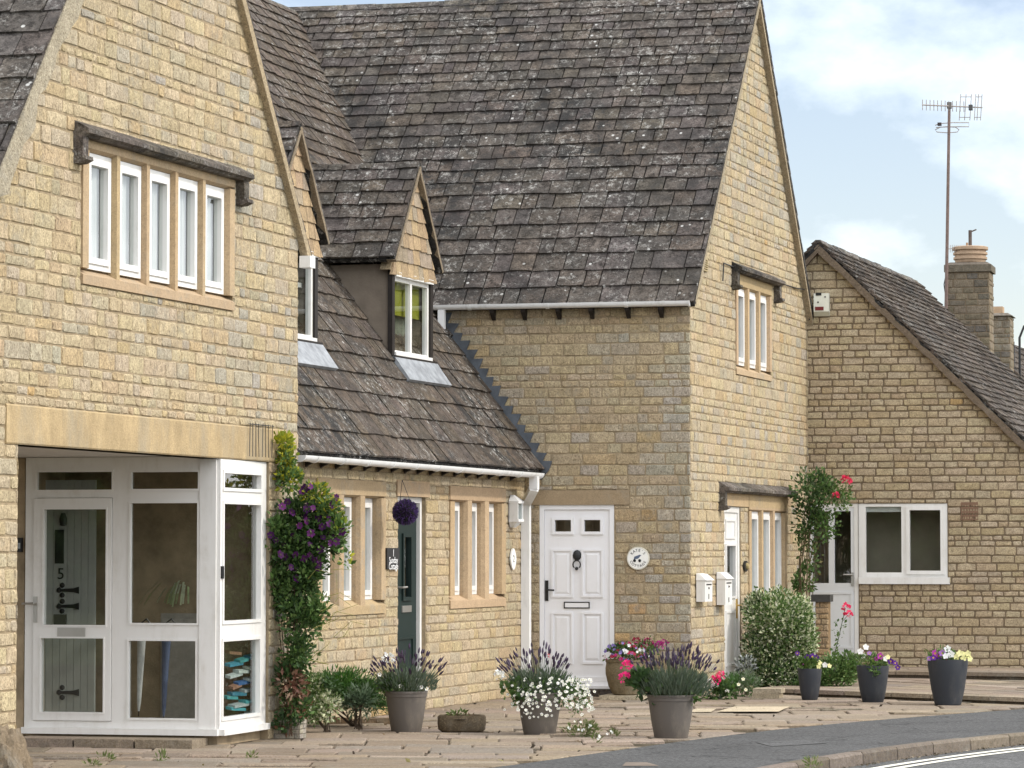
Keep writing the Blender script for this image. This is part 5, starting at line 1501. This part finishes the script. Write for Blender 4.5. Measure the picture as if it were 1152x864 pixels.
# mossy stone trough
c = gp(519.5, 823)
t = thing('stone_trough', 'low mossy oval stone trough with one small green plant, between two taupe pots', 'trough', c)
tr_ = MB(); rk_ = random.Random(77)
prof = [(.195, 0.0), (.222, .02), (.228, .08), (.226, .14), (.215, .158), (.185, .156), (.18, .11)]
tr_.loft([[c + Vector(((r + rk_.uniform(-.006, .006)) * math.copysign(abs(math.cos(k)) ** .6, math.cos(k)), (r * .62 + rk_.uniform(-.006, .006)) * math.copysign(abs(math.sin(k)) ** .6, math.sin(k)), z)) for k in [i * math.pi / 18 for i in range(36)]] for r, z in prof], (.105, .08, .052))
tr_.build('trough', M['potbrown'], t, 50)
MB().lathe(c + Z * .12, [(.16, 0), (.08, .015), (.01, .02)], 20, wob=.05).build('soil', M['soil'], t)
fol = MB(); foliage(fol, c + Z * .165 - Vector((.03, 0, 0)), (.09, .06, .035), 60, .06, .022, [(.14, .18, .05), (.10, .13, .04)], rr); foliage(fol, c + Z * .15, (.17, .09, .01), 50, .03, .012, [(.12, .08, .04)], rr)
fol.build('foliage', M['leaf'], t)
# three charcoal pots of pansies by the terrace
def pansy_pot(px, py, pw, ph, label, blooms, sd, trail=0):
    c = gp(px, py); k = c.y / FPX; r, hh = pw * k / 2, ph * k
    t = thing('potted_pansies', label, 'potted plant', c, 'charcoal pansy pots by the terrace')
    MB().lathe(c, [(r * .62, 0), (r * .66, .008), (r * .82, hh * .33), (r * .94, hh * .68), (r, hh * .9), (r * 1.0, hh), (r * .93, hh), (r * .91, hh * .93)], 44).build('pot', M['potdark'], t, 35)
    MB().lathe(c + Z * hh * .92, [(r * .90, 0), (r * .5, .015), (.01, .02)], 20, wob=.04).build('soil', M['soil'], t)
    q = random.Random(sd); fol = MB()
    foliage(fol, c + Z * (hh + .03), (r * .95, r * .95, .075), 260, .05, .022, G_MID + [(.13, .19, .04)], q, up=.6)
    foliage(fol, c + Z * (hh + .06) - Vector((r * .3, r * .3, 0)), (r * .9, r * .6, .07), 110, .055, .02, G_MID, q, up=.8)
    if trail: foliage(fol, c + Z * (hh - .05) + Vector((0, -r * 1.02, 0)), (.05, .03, .09), 60, .04, .02, G_MID, q)
    fol.build('foliage', M['leaf'], t)
    for bx, by, br, col in blooms:
        p = dp(bx, by, c.y - r * q.uniform(.2, .9))
        flower(MB(), p, Vector((q.uniform(-.4, .5), -1, q.uniform(.0, .5))), br * k, col, (.5, .35, .02) if col[0] < .6 else None, q).build('pansy', M['petal'], t)
PU, MG, WH, YE, RD, LI = (.085, .012, .20), (.42, .05, .35), (.80, .80, .78), (.78, .74, .36), (.65, .03, .04), (.30, .14, .42)
pansy_pot(911, 787, 27, 35, 'smallest charcoal pot of purple and yellow pansies, in front of the variegated shrub',
          [(897, 735, 3, PU), (909, 740, 4.5, PU), (914, 739, 4.5, PU), (918, 740, 4, PU), (911, 743, 3.5, PU), (922, 746, 3.5, YE), (928, 748, 3.5, WH), (921, 750, 3, YE), (933, 749, 3, YE), (904, 746, 3, MG)], 31)
pansy_pot(982, 790, 36, 41, 'middle charcoal pot of white, pink and purple pansies with a trailing green stem',
          [(968, 733, 4, WH), (974, 728, 4, WH), (971, 738, 3.5, WH), (978, 735, 3, LI), (990, 738, 4.5, MG), (996, 741, 3.5, WH), (1002, 744, 4, PU), (1007, 746, 3.5, PU), (1010, 751, 3.5, PU), (981, 752, 4, LI), (986, 741, 3, MG), (999, 739, 3, YE)], 32, 1)
pansy_pot(1066.5, 793, 45, 51, 'largest charcoal pot of purple, white and cream pansies, rightmost by the terrace edge',
          [(1052, 735, 5, MG), (1056, 738, 5, PU), (1060, 735, 4.5, LI), (1050, 740, 4, PU), (1066, 730, 4.5, WH), (1070, 736, 4.5, WH), (1064, 738, 4, WH), (1076, 739, 4, YE), (1080, 735, 4.5, YE), (1085, 737, 4, YE), (1089, 735, 4, YE), (1091, 741, 4, YE), (1084, 741, 4, YE), (1065, 746, 4.5, RD), (1045, 741, 3, LI)], 33)

# ---- climbing clematis on the corner of the near house
c = gp(335, 834, .0)
t = thing('clematis', 'purple flowered clematis climbing the corner of the near house beside the porch', 'climber', c)
D0 = 30.75
fol = MB(); kpx = D0 / FPX
def cd_(px):
    return min(30.95, FA.p(FA.A(min(px, 334)), 0).y - .16)
for px, py, rx, ry, n, cols, dd in ((316, 497, 14, 10, 150, G_YEL, .25), (323, 515, 11, 14, 150, G_YEL + G_MID, .2), (325, 540, 16, 16, 240, G_MID + G_YEL[:2], .1), (355, 555, 18, 12, 160, G_MID + G_YEL, -.1), (366, 570, 16, 12, 190, G_YEL + G_MID, -.1),
                              (343, 580, 34, 26, 900, G_DK + G_MID, 0), (330, 615, 34, 28, 950, G_DK + G_MID, 0), (362, 605, 26, 28, 700, G_DK + G_MID, -.1), (380, 600, 16, 22, 230, G_MID + G_YEL[2:3], -.15), (310, 600, 18, 24, 260, G_MID, .15),
                              (345, 640, 24, 24, 600, G_DK + G_MID, 0), (330, 668, 26, 26, 650, G_DK + G_MID, .05), (338, 700, 26, 28, 700, G_DK + G_MID, 0), (335, 735, 22, 24, 450, G_DK + G_MID, .0), (312, 660, 12, 26, 170, G_MID, .25), (325, 765, 18, 20, 300, G_DK + [(.10, .05, .03)], .0), (332, 795, 20, 20, 320, G_DK + G_MID + [(.13, .06, .035), (.16, .09, .05)], .0), (322, 815, 14, 10, 150, G_DK + [(.13, .06, .035)], 0), (360, 685, 12, 20, 130, G_MID, -.1), (390, 630, 8, 10, 30, G_MID + G_YEL, -.2)):
    foliage(fol, dp(px, py, cd_(px) + dd * .3), (rx * kpx, .20, ry * kpx), int(n * 1.7), .058, .030, cols, rr, lump=11)
fol.build('foliage', M['leaf'], t)
sm = MB()
for i in range(12):
    x = rr.uniform(320, 340); dd_ = cd_(x) + rr.uniform(-.05, .1); pts = [dp(x + rr.uniform(-6, 6), 828, dd_), dp(x, 770, dd_), dp(x + rr.uniform(-8, 8), 700, dd_ + .05), dp(x + rr.uniform(-5, 12), 620, dd_ + .05)]
    sm.tube(pts, .006, 5, .003, jit((.09, .055, .035), .3, rr))
for i in range(14):
    x, y = rr.uniform(345, 385), rr.uniform(640, 760); p = dp(x, y, D0)
    sm.tube([p, p + Vector((rr.uniform(.02, .2), 0, rr.uniform(-.05, .15))), p + Vector((rr.uniform(.1, .3), 0, rr.uniform(-.1, .2)))], .003, 4, .002, (.2, .2, .05))
sm.build('stems', M['stem'], t)
dl = MB(); foliage(dl, dp(328, 775, D0), (.14, .2, .2), 160, .06, .03, [(.11, .045, .028), (.15, .08, .05), (.20, .13, .08)], rr, up=-.3); dl.build('dead_leaves', M['leaf'], t)
for px, py in ((341, 548), (338, 556), (352, 545), (378, 560), (371, 565), (346, 567), (351, 572), (342, 573), (326, 567), (320, 572), (331, 578), (347, 588), (357, 585), (368, 579), (340, 592), (330, 600), (352, 600), (372, 590), (312, 606), (318, 612), (307, 600), (338, 608), (348, 612), (362, 606), (374, 603), (379, 607), (369, 612), (330, 622), (322, 628), (340, 630), (350, 624), (356, 632), (334, 638), (326, 641), (345, 645), (357, 640), (313, 622), (361, 618), (384, 599), (343, 585), (365, 595), (336, 650), (358, 628), (360, 634)):
    p = dp(px + rr.uniform(-3, 3), py + rr.uniform(-3, 3), cd_(px) - rr.uniform(.10, .22))
    fm = flower(MB(), p, Vector((rr.uniform(-.6, 1.2), -1, rr.uniform(-.5, .8))), rr.uniform(.030, .048), rr.choice(((.045, .006, .06), (.07, .009, .085), (.035, .005, .045), (.11, .018, .12))), (.07, .05, .03), rr, 6)
    fm.build('flower', M['petal'], t)
# small walled planter at its foot
pl_ = Plane(gp(312.5, 831), V)
t = thing('block_planter', 'small grey block patterned planter at the foot of the clematis', 'planter', gp(312.5, 831))
pm = MB(); y = 0.0
for j in range(4):
    x = -.20 - (.05 if j % 2 else 0)
    while x < .20:
        W = rr.uniform(.07, .13); x0_, x1_ = max(x, -.2), min(x + W, .2)
        if x1_ - x0_ > .02: pm.box(pl_, x0_ + .003, x1_ - .003, y + .003, y + .041, -.2, .0 + rr.uniform(0, .008), jit((.30, .27, .22), .15, rr))
        x += W
    for z_ in (-.15, -.05):
        pm.box(pl_, .2005, .206 + rr.uniform(0, .006), y + .003, y + .041, z_ - .05, z_ + .045, jit((.36, .33, .27), .12, rr))
    y += .044
pm.box(pl_, -.195, .2, 0, .172, -.195, -.004, (.12, .1, .08))
pm.build('blocks', M['paver'], t)
# shrubs along the cottage wall
def shrub(name, label, px, py, d, blobs, L, wd, sd, cat='shrub', stems=True):
    q = random.Random(sd); b = dp(px, py, d); b.z = 0
    t = thing(name, label, cat, b); fol = MB(); k = d / FPX
    for x, y, rx, ry, n, cols in blobs:
        foliage(fol, dp(x, y, d + q.uniform(-.1, .1)), (rx * k, min(rx * k, .4), ry * k), int(n * 1.6), L, wd, cols, q, lump=14)
    fol.build('foliage', M['leaf'], t)
    if stems:
        sm = MB()
        for i in range(10):
            x, y, rx, ry, n, cols = q.choice(blobs)
            sm.tube([b + Vector((q.uniform(-.05, .05), q.uniform(-.05, .05), 0)), dp(x + q.uniform(-rx, rx) * .5, y + ry * .3, d)], .006, 5, .003, (.07, .05, .035))
        sm.build('stems', M['stem'], t)
    return t
shrub('feathery_shrub', 'dark green feathery shrub against the low cottage wall under its left window', 400, 805, 33.1, [(385, 772, 42, 20, 2200, [(.05, .13, .02), (.07, .16, .025), (.035, .09, .018)]), (412, 786, 30, 22, 1400, G_DK + [(.06, .13, .025)]), (365, 778, 24, 20, 900, G_DK + G_MID)], .06, .012, 61)
shrub('hellebore', 'low bluish green leafy plant beside the lavender pot', 404, 806, 32.6, [(404, 788, 17, 16, 260, [(.10, .15, .085), (.13, .18, .11), (.07, .11, .06)])], .075, .026, 62, 'plant')
shrub('variegated_bush', 'low yellow green variegated bush at the foot of the clematis', 368, 815, 32.0, [(366, 795, 20, 17, 420, G_VAR), (350, 800, 14, 16, 260, G_VAR + G_MID), (352, 772, 18, 14, 260, G_VAR + G_MID), (372, 772, 12, 12, 120, G_DK)], .045, .022, 63)
ed = thing('edging_stones', 'row of rough brown edging stones in front of the low shrubs', 'edging', gp(405, 813))
em_ = MB(); ef = Plane(gp(405, 814), (V + U * .3).normalized())
for i in range(6): em_.box(ef, -.32 + i * .125, -.2 + i * .125, -.02, .05 + rr.uniform(-.01, .015), -.1, rr.uniform(0, .015), jit((.22, .15, .09), .2, rr))
em_.build('stones', M['paver'], ed)
# big variegated shrub by the street gable
shrub('variegated_shrub', 'large rounded variegated evergreen shrub under the street gable window', 878, 778, 41.6, [(876, 700, 38, 38, 4200, G_VAR + G_MID), (860, 735, 27, 34, 3000, G_VAR + G_DK), (893, 722, 27, 44, 3400, G_VAR + G_MID[:2]), (878, 758, 38, 20, 2400, G_VAR[1:] + G_DK), (857, 692, 22, 28, 1500, G_VAR + G_DK[:2]), (900, 690, 16, 22, 900, G_VAR), (850, 768, 16, 10, 300, G_MID)], .046, .026, 64)
shrub('green_shrub', 'loose mid green shrub behind the smallest charcoal pot', 940, 778, 41.2, [(940, 757, 28, 20, 1300, G_MID + G_VAR[2:4]), (925, 765, 22, 14, 600, G_MID), (955, 748, 16, 14, 420, G_MID + [(.12, .16, .07)]), (905, 770, 12, 10, 220, G_MID)], .045, .024, 65)
t = shrub('pink_rose', 'single tall rose stem with two bright pink blooms in front of the grey white door', 940, 770, 42.0, [(944, 712, 8, 20, 26, G_MID), (938, 740, 8, 10, 24, G_MID)], .05, .03, 66, 'rose', False)
MB().tube([dp(934, 765, 42), dp(938, 740, 42), dp(944, 715, 42), dp(951, 684, 42)], .008, 5, .004, (.05, .07, .03)).tube([dp(947, 700, 42), dp(954, 692, 41.95)], .004, 4, col=(.05, .07, .03)).build('stems', M['stem'], t)
for px, py in ((951.5, 683), (954.5, 692)): flower_head(dp(px, py, 41.95), .048, (.72, .05, .14), rr, 30, .8).build('rose_bloom', M['petal'], t)
# climbing rose at the far corner
t = shrub('climbing_rose', 'climbing rose with two pink blooms on the far corner of the street gable', 908, 770, 44.2, [(912, 550, 24, 26, 620, G_MID + G_DK + [(.16, .2, .1)]), (938, 558, 22, 20, 330, G_MID + [(.16, .2, .1)]), (908, 582, 18, 24, 330, G_MID + G_DK), (928, 592, 20, 16, 200, G_MID), (905, 612, 10, 22, 90, G_MID), (905, 652, 13, 16, 240, G_MID), (915, 630, 10, 24, 80, G_MID + [(.2, .18, .07)])], .055, .034, 67, 'rose', False)
sm = MB()
for i in range(9):
    x = rr.uniform(896, 914); sm.tube([dp(x + 3, 768, 44.2), dp(x, 690, 44.2), dp(x + rr.uniform(-4, 6), 630, 44.2 + rr.uniform(-.1, .1)), dp(x + rr.uniform(0, 16), 570, 44.2)], .010, 5, .004, jit((.12, .09, .05), .2, rr))
sm.build('stems', M['stem'], t)
for px, py, r in ((952, 540, .058), (941, 558, .045)): flower_head(dp(px, py, 43.9), r, (.78, .05, .14), rr, 36, .8).build('rose_bloom', M['petal'], t)
# garden pier with a dark cap
pf = Plane(dp(924.5, 760, 43.6), V); t = thing('brick_pier', 'narrow stone pier with a dark cap behind the variegated shrub', 'pier', pf.p(0, 0))
pa0, pa1 = pf.A(917), pf.A(931.5); pt = pf.at(924, 677)[1]
pmz = MB(); stone_wall(pf, [(pa0, 0), (pa1, 0), (pa1, pt), (pa0, pt)], [], 71, (.07, .09), (.12, .2), pal=[(.40, .29, .17), (.37, .26, .15), (.42, .32, .2)], mb=pmz)
pmz.box(pf, pa0, pa1, 0, pt, -.2, -.003, (.25, .17, .09)); pmz.build('shaft', [M['stone'], M['mortar_dark']], t)
MB().box(pf, pa0 - .05, pa1 + .03, pt, pt + .09, -.24, .05, (.05, .048, .045)).build('cap', M['matt'], t)
# geraniums in the bed at the corner
c = gp(806, 787); t = thing('geranium_plant', 'bright pink geranium with white flowers at the corner of the street gable', 'plant', c)
fol = MB(); foliage(fol, c + Z * .1, (.22, .2, .12), 420, .06, .045, G_DK + G_MID, rr); fol.build('foliage', M['leaf'], t)
for px, py, r, col in ((805, 766, .062, (.80, .04, .20)), (811, 760, .05, (.82, .05, .22)), (797, 770, .06, (.78, .77, .72)), (804, 772, .045, (.78, .76, .76)), (818, 778, .025, (.78, .76, .72)), (808, 759, .03, (.7, .2, .2))):
    flower_head(dp(px, py, c.y - .15), r, col, rr).build('geranium_head', M['petal'], t)
t = shrub('daisy_bush', 'low green bush with a few cream flowers beside the white street door', 832, 788, 39.9, [(830, 772, 24, 14, 800, [(.05, .12, .025), (.06, .14, .03), (.08, .15, .05)]), (842, 765, 14, 10, 240, [(.13, .17, .10), (.16, .2, .13)])], .05, .014, 68, stems=False)
for px, py in ((831, 770), (836, 764), (839, 776)): flower(MB(), dp(px, py, 39.6), Vector((.1, -1, .4)), .025, (.80, .78, .6), (.6, .5, .1), rr).build('flower', M['petal'], t)
t = shrub('silver_plant', 'silvery grey plant with dark leaf tips in front of the white street door', 838, 775, 40.4, [(838, 750, 13, 12, 130, [(.35, .37, .36), (.05, .06, .05), (.25, .27, .26)])], .06, .025, 69, 'plant', True)
sf = Plane(gp(862, 786), V); t = thing('slab_pile', 'two pale flat stone slabs stacked beside the variegated shrub', 'slabs', sf.p(0, 0))
MB().box(sf, -.17, .15, .0, .06, -.3, 0, (.36, .3, .21)).build('slab', M['paver'], t); MB().box(sf, -.16, .17, .062, .115, -.32, -.02, (.40, .34, .25)).build('slab', M['paver'], t)
# hanging flower ball
c = FK.p(*FK.at(456, 576, .30), .30)
t = thing('hanging_flower_ball', 'round purple flower ball hanging on wires above the dark green door', 'hanging ball', c)
fb = MB().ball(c, .11, 12, 8, (.03, .02, .04))
for i in range(1500):
    q = ell(rr, .01).normalized(); fb.leaf(c + q * .095, q + ell(rr) * .45, .05, .012, jit(rr.choice(((.085, .05, .16), (.06, .03, .11), (.12, .07, .22), (.04, .05, .03))), .2, rr), rr=rr)
fb.build('ball', M['petal'], t)
hk = FK.p(*FK.at(452.5, 540, .27), .27)
MB().tube([c + V * -.06 + Z * .09, hk], .003, 4).tube([c + V * .06 + Z * .09, hk], .003, 4).build('wires', M['black'], t)
# rough boulder by the near pier
import mathutils
c = gp(4, 878)
t = thing('boulder', 'rough brown boulder at the corner of the near house', 'boulder', c)
bm = bmesh.new(); bmesh.ops.create_icosphere(bm, subdivisions=4, radius=1)
bo = MB()
for v_ in bm.verts:
    n1 = mathutils.noise.noise(v_.co * 1.3 + Vector((3, 1, 7))); n2 = mathutils.noise.noise(v_.co * 4); n3 = mathutils.noise.noise(v_.co * 11)
    n4 = abs(mathutils.noise.noise(v_.co * 2.2 + Vector((9, 4, 1)))); f = 1 + .30 * n1 - .30 * n4 + .10 * n2 + .07 * n3
    v_.co = Vector((v_.co.x * .23 * f, v_.co.y * .3 * f, max(-.1, v_.co.z * .41 * f)))
bo.add([c + v_.co for v_ in bm.verts], [tuple(x.index for x in f.verts) for f in bm.faces], (.20, .155, .105)); bm.free()
bo.build('rock', M['stone'], t, 25)
# weeds in the paving joints
def weed(px, py, n, r, label, hh=.06, white=0):
    c = gp(px, py); t = thing('weed', label, 'weed', c, 'weeds in the paving joints')
    fol = MB(); foliage(fol, c + Z * hh * .5, (r, r * .8, hh), n, .045, .012, [(.10, .14, .035), (.13, .17, .05), (.16, .17, .07)], rr, up=.8); fol.build('foliage', M['leaf'], t)
    for i in range(white): flower(MB(), c + Vector((rr.uniform(-r, r), -r * .6, rr.uniform(.03, hh * 1.8))), Vector((.2, -1, .6)), .014, (.8, .8, .76), None, rr).build('flower', M['petal'], t)
weed(655, 828, 420, .18, 'largest sprawling weed with tiny white flowers beside the daisy pot', .09, 9)
weed(690, 831, 70, .06, 'small weed with white flowers right of the largest weed', .05, 3)
weed(670, 836, 50, .05, 'small green weed just in front of the largest weed', .05, 3)
weed(182, 856, 60, .07, 'bright green weed in front of the porch step, right of its fellow', .05)
weed(118, 857, 60, .08, 'straggling weed in front of the porch door step', .045)
weed(282, 853, 30, .06, 'thin weed near the block planter', .03)
weed(104, 862, 40, .06, 'yellow green weed at the bottom left edge of the paving', .03)
weed(296, 829, 30, .05, 'yellow leaved weed at the foot of the block planter', .03)
weed(914, 864, 60, .06, 'green weed growing against the kerb', .05)
# ---- things inside the porch
c = PF.p(*PF.at(204, 700, -1.2), -1.2); cz = PF.at(204, 690, -1.2)[1]
t = thing('porch_cupboard', 'pale cupboard inside the porch carrying a spider plant', 'cupboard', Vector((c.x, c.y, .1)))
ca = PF.at(204, 700, -1.2)[0]
MB().box(PF, ca - .2, ca + .24, .11, cz, -1.6, -1.2, (.30, .28, .25)).build('cabinet', M['matt'], t)
MB().box(PF, ca - .18, ca + .22, .16, cz - .05, -1.199, -1.18, (.33, .31, .28)).build('door', M['matt'], t)
t = thing('spider_plant', 'spider plant in a red and white pot seen through the porch window', 'potted plant', PF.p(ca, cz + .002, -1.38))
MB().lathe(PF.p(ca, cz + .002, -1.38), [(.09, 0), (.12, .16), (.13, .2), (.11, .2), (.1, .15)], 20, (.5, .28, .2)).build('pot', M['matt'], t, 40)
sp = MB()
for i in range(70):
    an = rr.uniform(0, 6.28); L = rr.uniform(.34, .58); b = PF.p(ca, cz + .2, -1.38); o2 = Vector((math.cos(an), math.sin(an) * .6, 0))
    pts = [b + o2 * L * s_ + Z * (L * 1.1 * s_ - L * 1.35 * s_ * s_) for s_ in (0, .3, .6, .85, 1)]
    sd_ = o2.cross(Z).normalized() * .010
    for k in range(4): sp.add([pts[k] - sd_, pts[k] + sd_, pts[k + 1] + sd_ * .8, pts[k + 1] - sd_ * .8], [(0, 1, 2, 3)], jit(rr.choice(((.5, .55, .38), (.35, .42, .22))), .1, rr))
sp.build('leaves', M['leaf'], t)
def brolly(px, py0, py1, off, label, col):
    a0, h0 = PF.at(px, py1, off); a1, h1 = PF.at(px + 4, py0, off)
    t = thing('umbrella', label, 'umbrella', PF.p(a0, h0, off), 'umbrellas standing in the porch')
    p0, p1 = PF.p(a0, h0, off), PF.p(a1, h1, off); d = p1 - p0
    MB().tube([p0, p0 + d * .1, p0 + d * .45, p0 + d * .8, p0 + d * .84], .008, 10, .05, col).build('canopy', M['matt'], t, 60)
    MB().tube([p0 - d * .06, p0], .005, 5).tube([p0 + d * .84, p1, p1 + Vector((.04, 0, .03)), p1 + Vector((.07, 0, -.01))], .009, 6).build('shaft', M['black'], t)
brolly(156, 700, 800, -.55, 'furled white striped umbrella leaning in the porch', (.55, .55, .55))
brolly(184, 700, 806, -.5, 'furled blue grey umbrella standing in the porch', (.10, .13, .22))
PSo = PS.shift(-.13)
for i in range(17):
    x, y = (262, 281, 269)[i % 3] + rr.uniform(-4, 4), 735 + i * 4.2
    a, h = PSo.at(x, y); wl, wr, tl = rr.uniform(.10, .2), rr.uniform(.12, .22), rr.uniform(-.012, .012)
    q8 = lambda o_, dz: [PSo.p(a - wl, h + dz - tl, o_), PSo.p(a + wr, h + dz + tl, o_), PSo.p(a + wr, h + dz + tl + .026, o_), PSo.p(a - wl, h + dz - tl + .026, o_)]
    lf_ = MB().hexa(q8(-.03, 0) + q8(.02 + rr.uniform(0, .02), -.012), jit(rr.choice(((.06, .22, .32), (.42, .46, .46), (.08, .30, .32), (.05, .12, .26), (.34, .2, .13), (.38, .4, .36))), .25, rr))
    o = lf_.build('leaflet', M['matt']); o['label'] = 'coloured leaflet in the pile behind the porch side pane'; o['category'] = 'leaflet'; o['group'] = 'leaflets piled in the porch'

# trees across the street, seen only as reflections in the panes
q = random.Random(900); fw = MB()
for i in range(34):
    x = -80 + i * 3.3 + q.uniform(-1, 1); yb = -38 + q.uniform(-4, 4); hh = q.uniform(7, 12)
    if i >= 26: x, yb, hh = 24 + (i - 26) * 3.2, 54 + (i - 26) * 3 + q.uniform(-2, 2), q.uniform(5, 7)
    fw.tube([(x, yb, -.1), (x + .2, yb, hh * .6)], .3, 7, .12, (.06, .045, .03))
    for k in range(5):
        foliage(fw, (x + q.uniform(-2, 2), yb + q.uniform(-2, 2), hh * q.uniform(.3, .8)), (3.4, 3, hh * .28), 420, 1.3, 1.0, G_MID + [(.12, .13, .06)], q, lump=10)
    foliage(fw, (x, yb + 4, 1.3), (4.5, 2, 2.0), 420, 1.0, .8, G_MID + [(.14, .12, .07)], q, lump=10)
o = fw.build('far_wood', M['leaf']); o['kind'] = 'stuff'

# patches, an inspection cover and a pale paver in the ground
def ground_patch(pts, z, name, m_, col=(1, 1, 1)):
    q_ = [gp(*p, z) for p in pts]
    o_ = MB().add(q_, [(0, 1, 2, 3)], col).build(name, m_); o_['kind'] = 'structure'
ground_patch(((700, 861.5), (742, 861.5), (728, 857.5), (704, 857.5)), -.002, 'footway_cover', M['kerb'], (.3, .3, .3))
ground_patch(((868, 839.5), (930, 836), (905, 832), (850, 835)), -.002, 'footway_patch', M['road'])
ground_patch(((806, 800.5), (876, 800.5), (888, 794.8), (826, 794.8)), .016, 'pale_paver', M['paver'], (.50, .42, .30))
ground_patch(((772, 801), (800, 801), (806, 797), (784, 797)), .016, 'pale_paver', M['paver'], (.46, .39, .28))
grit = MB(); qg = random.Random(77); gl0 = offset_line(KERB, .13)
for i in range(len(gl0) - 1):
    for k in range(26):
        t = qg.random(); x = gl0[i][0] + (gl0[i + 1][0] - gl0[i][0]) * t; y = gl0[i][1] + (gl0[i + 1][1] - gl0[i][1]) * t
        off = abs(qg.gauss(0, .06)); p = Vector((x + off * .8, y - off * .5, -.104)); r = qg.uniform(.006, .02)
        grit.leaf(p, Vector((qg.uniform(-1, 1), qg.uniform(-1, 1), .25)), r * 2, r, jit(qg.choice(((.16, .13, .09), (.22, .19, .14), (.08, .07, .05))), .2, qg), rr=qg)
o = grit.build('gutter_grit', M['matt']); o['kind'] = 'stuff'
lt_ = MB()
for i in range(70):
    px, py = qg.uniform(60, 1000), qg.uniform(790, 862)
    p = gp(px, py, .012)
    if p.x < tarm_x(p.y) - .1 and (p - FA.o).dot(FA.n) > .3 and (p - FK.o).dot(FK.n) > .1 and p.y < 39.2:
        r = qg.uniform(.012, .034); lt_.leaf(p, Vector((qg.uniform(-1, 1), qg.uniform(-1, 1), .3)), r * 2, r * 1.1, jit(qg.choice(((.07, .05, .03), (.12, .08, .04), (.04, .03, .02), (.16, .14, .05))), .3, qg), rr=qg)
o = lt_.build('fallen_leaves', M['leaf']); o['kind'] = 'stuff'
# plant support wires on the lintel
tw = thing('plant_wires', 'thin upright plant support wires on the right end of the porch lintel', 'wires', FA.p(1.2, 2.54, .03))
wb = MB()
for i in range(8):
    a = FA.A(280 + i * 3.6, .03, 500); wb.tube([FA.p(a, 2.56, .035), FA.p(a + qg.uniform(-.02, .02), 2.86, .035)], .004, 4)
wb.tube([FA.p(FA.A(279, .03, 480), 2.85, .035), FA.p(FA.A(308, .03, 480), 2.85, .035)], .004, 4)
wb.build('wires', M['black'], tw)
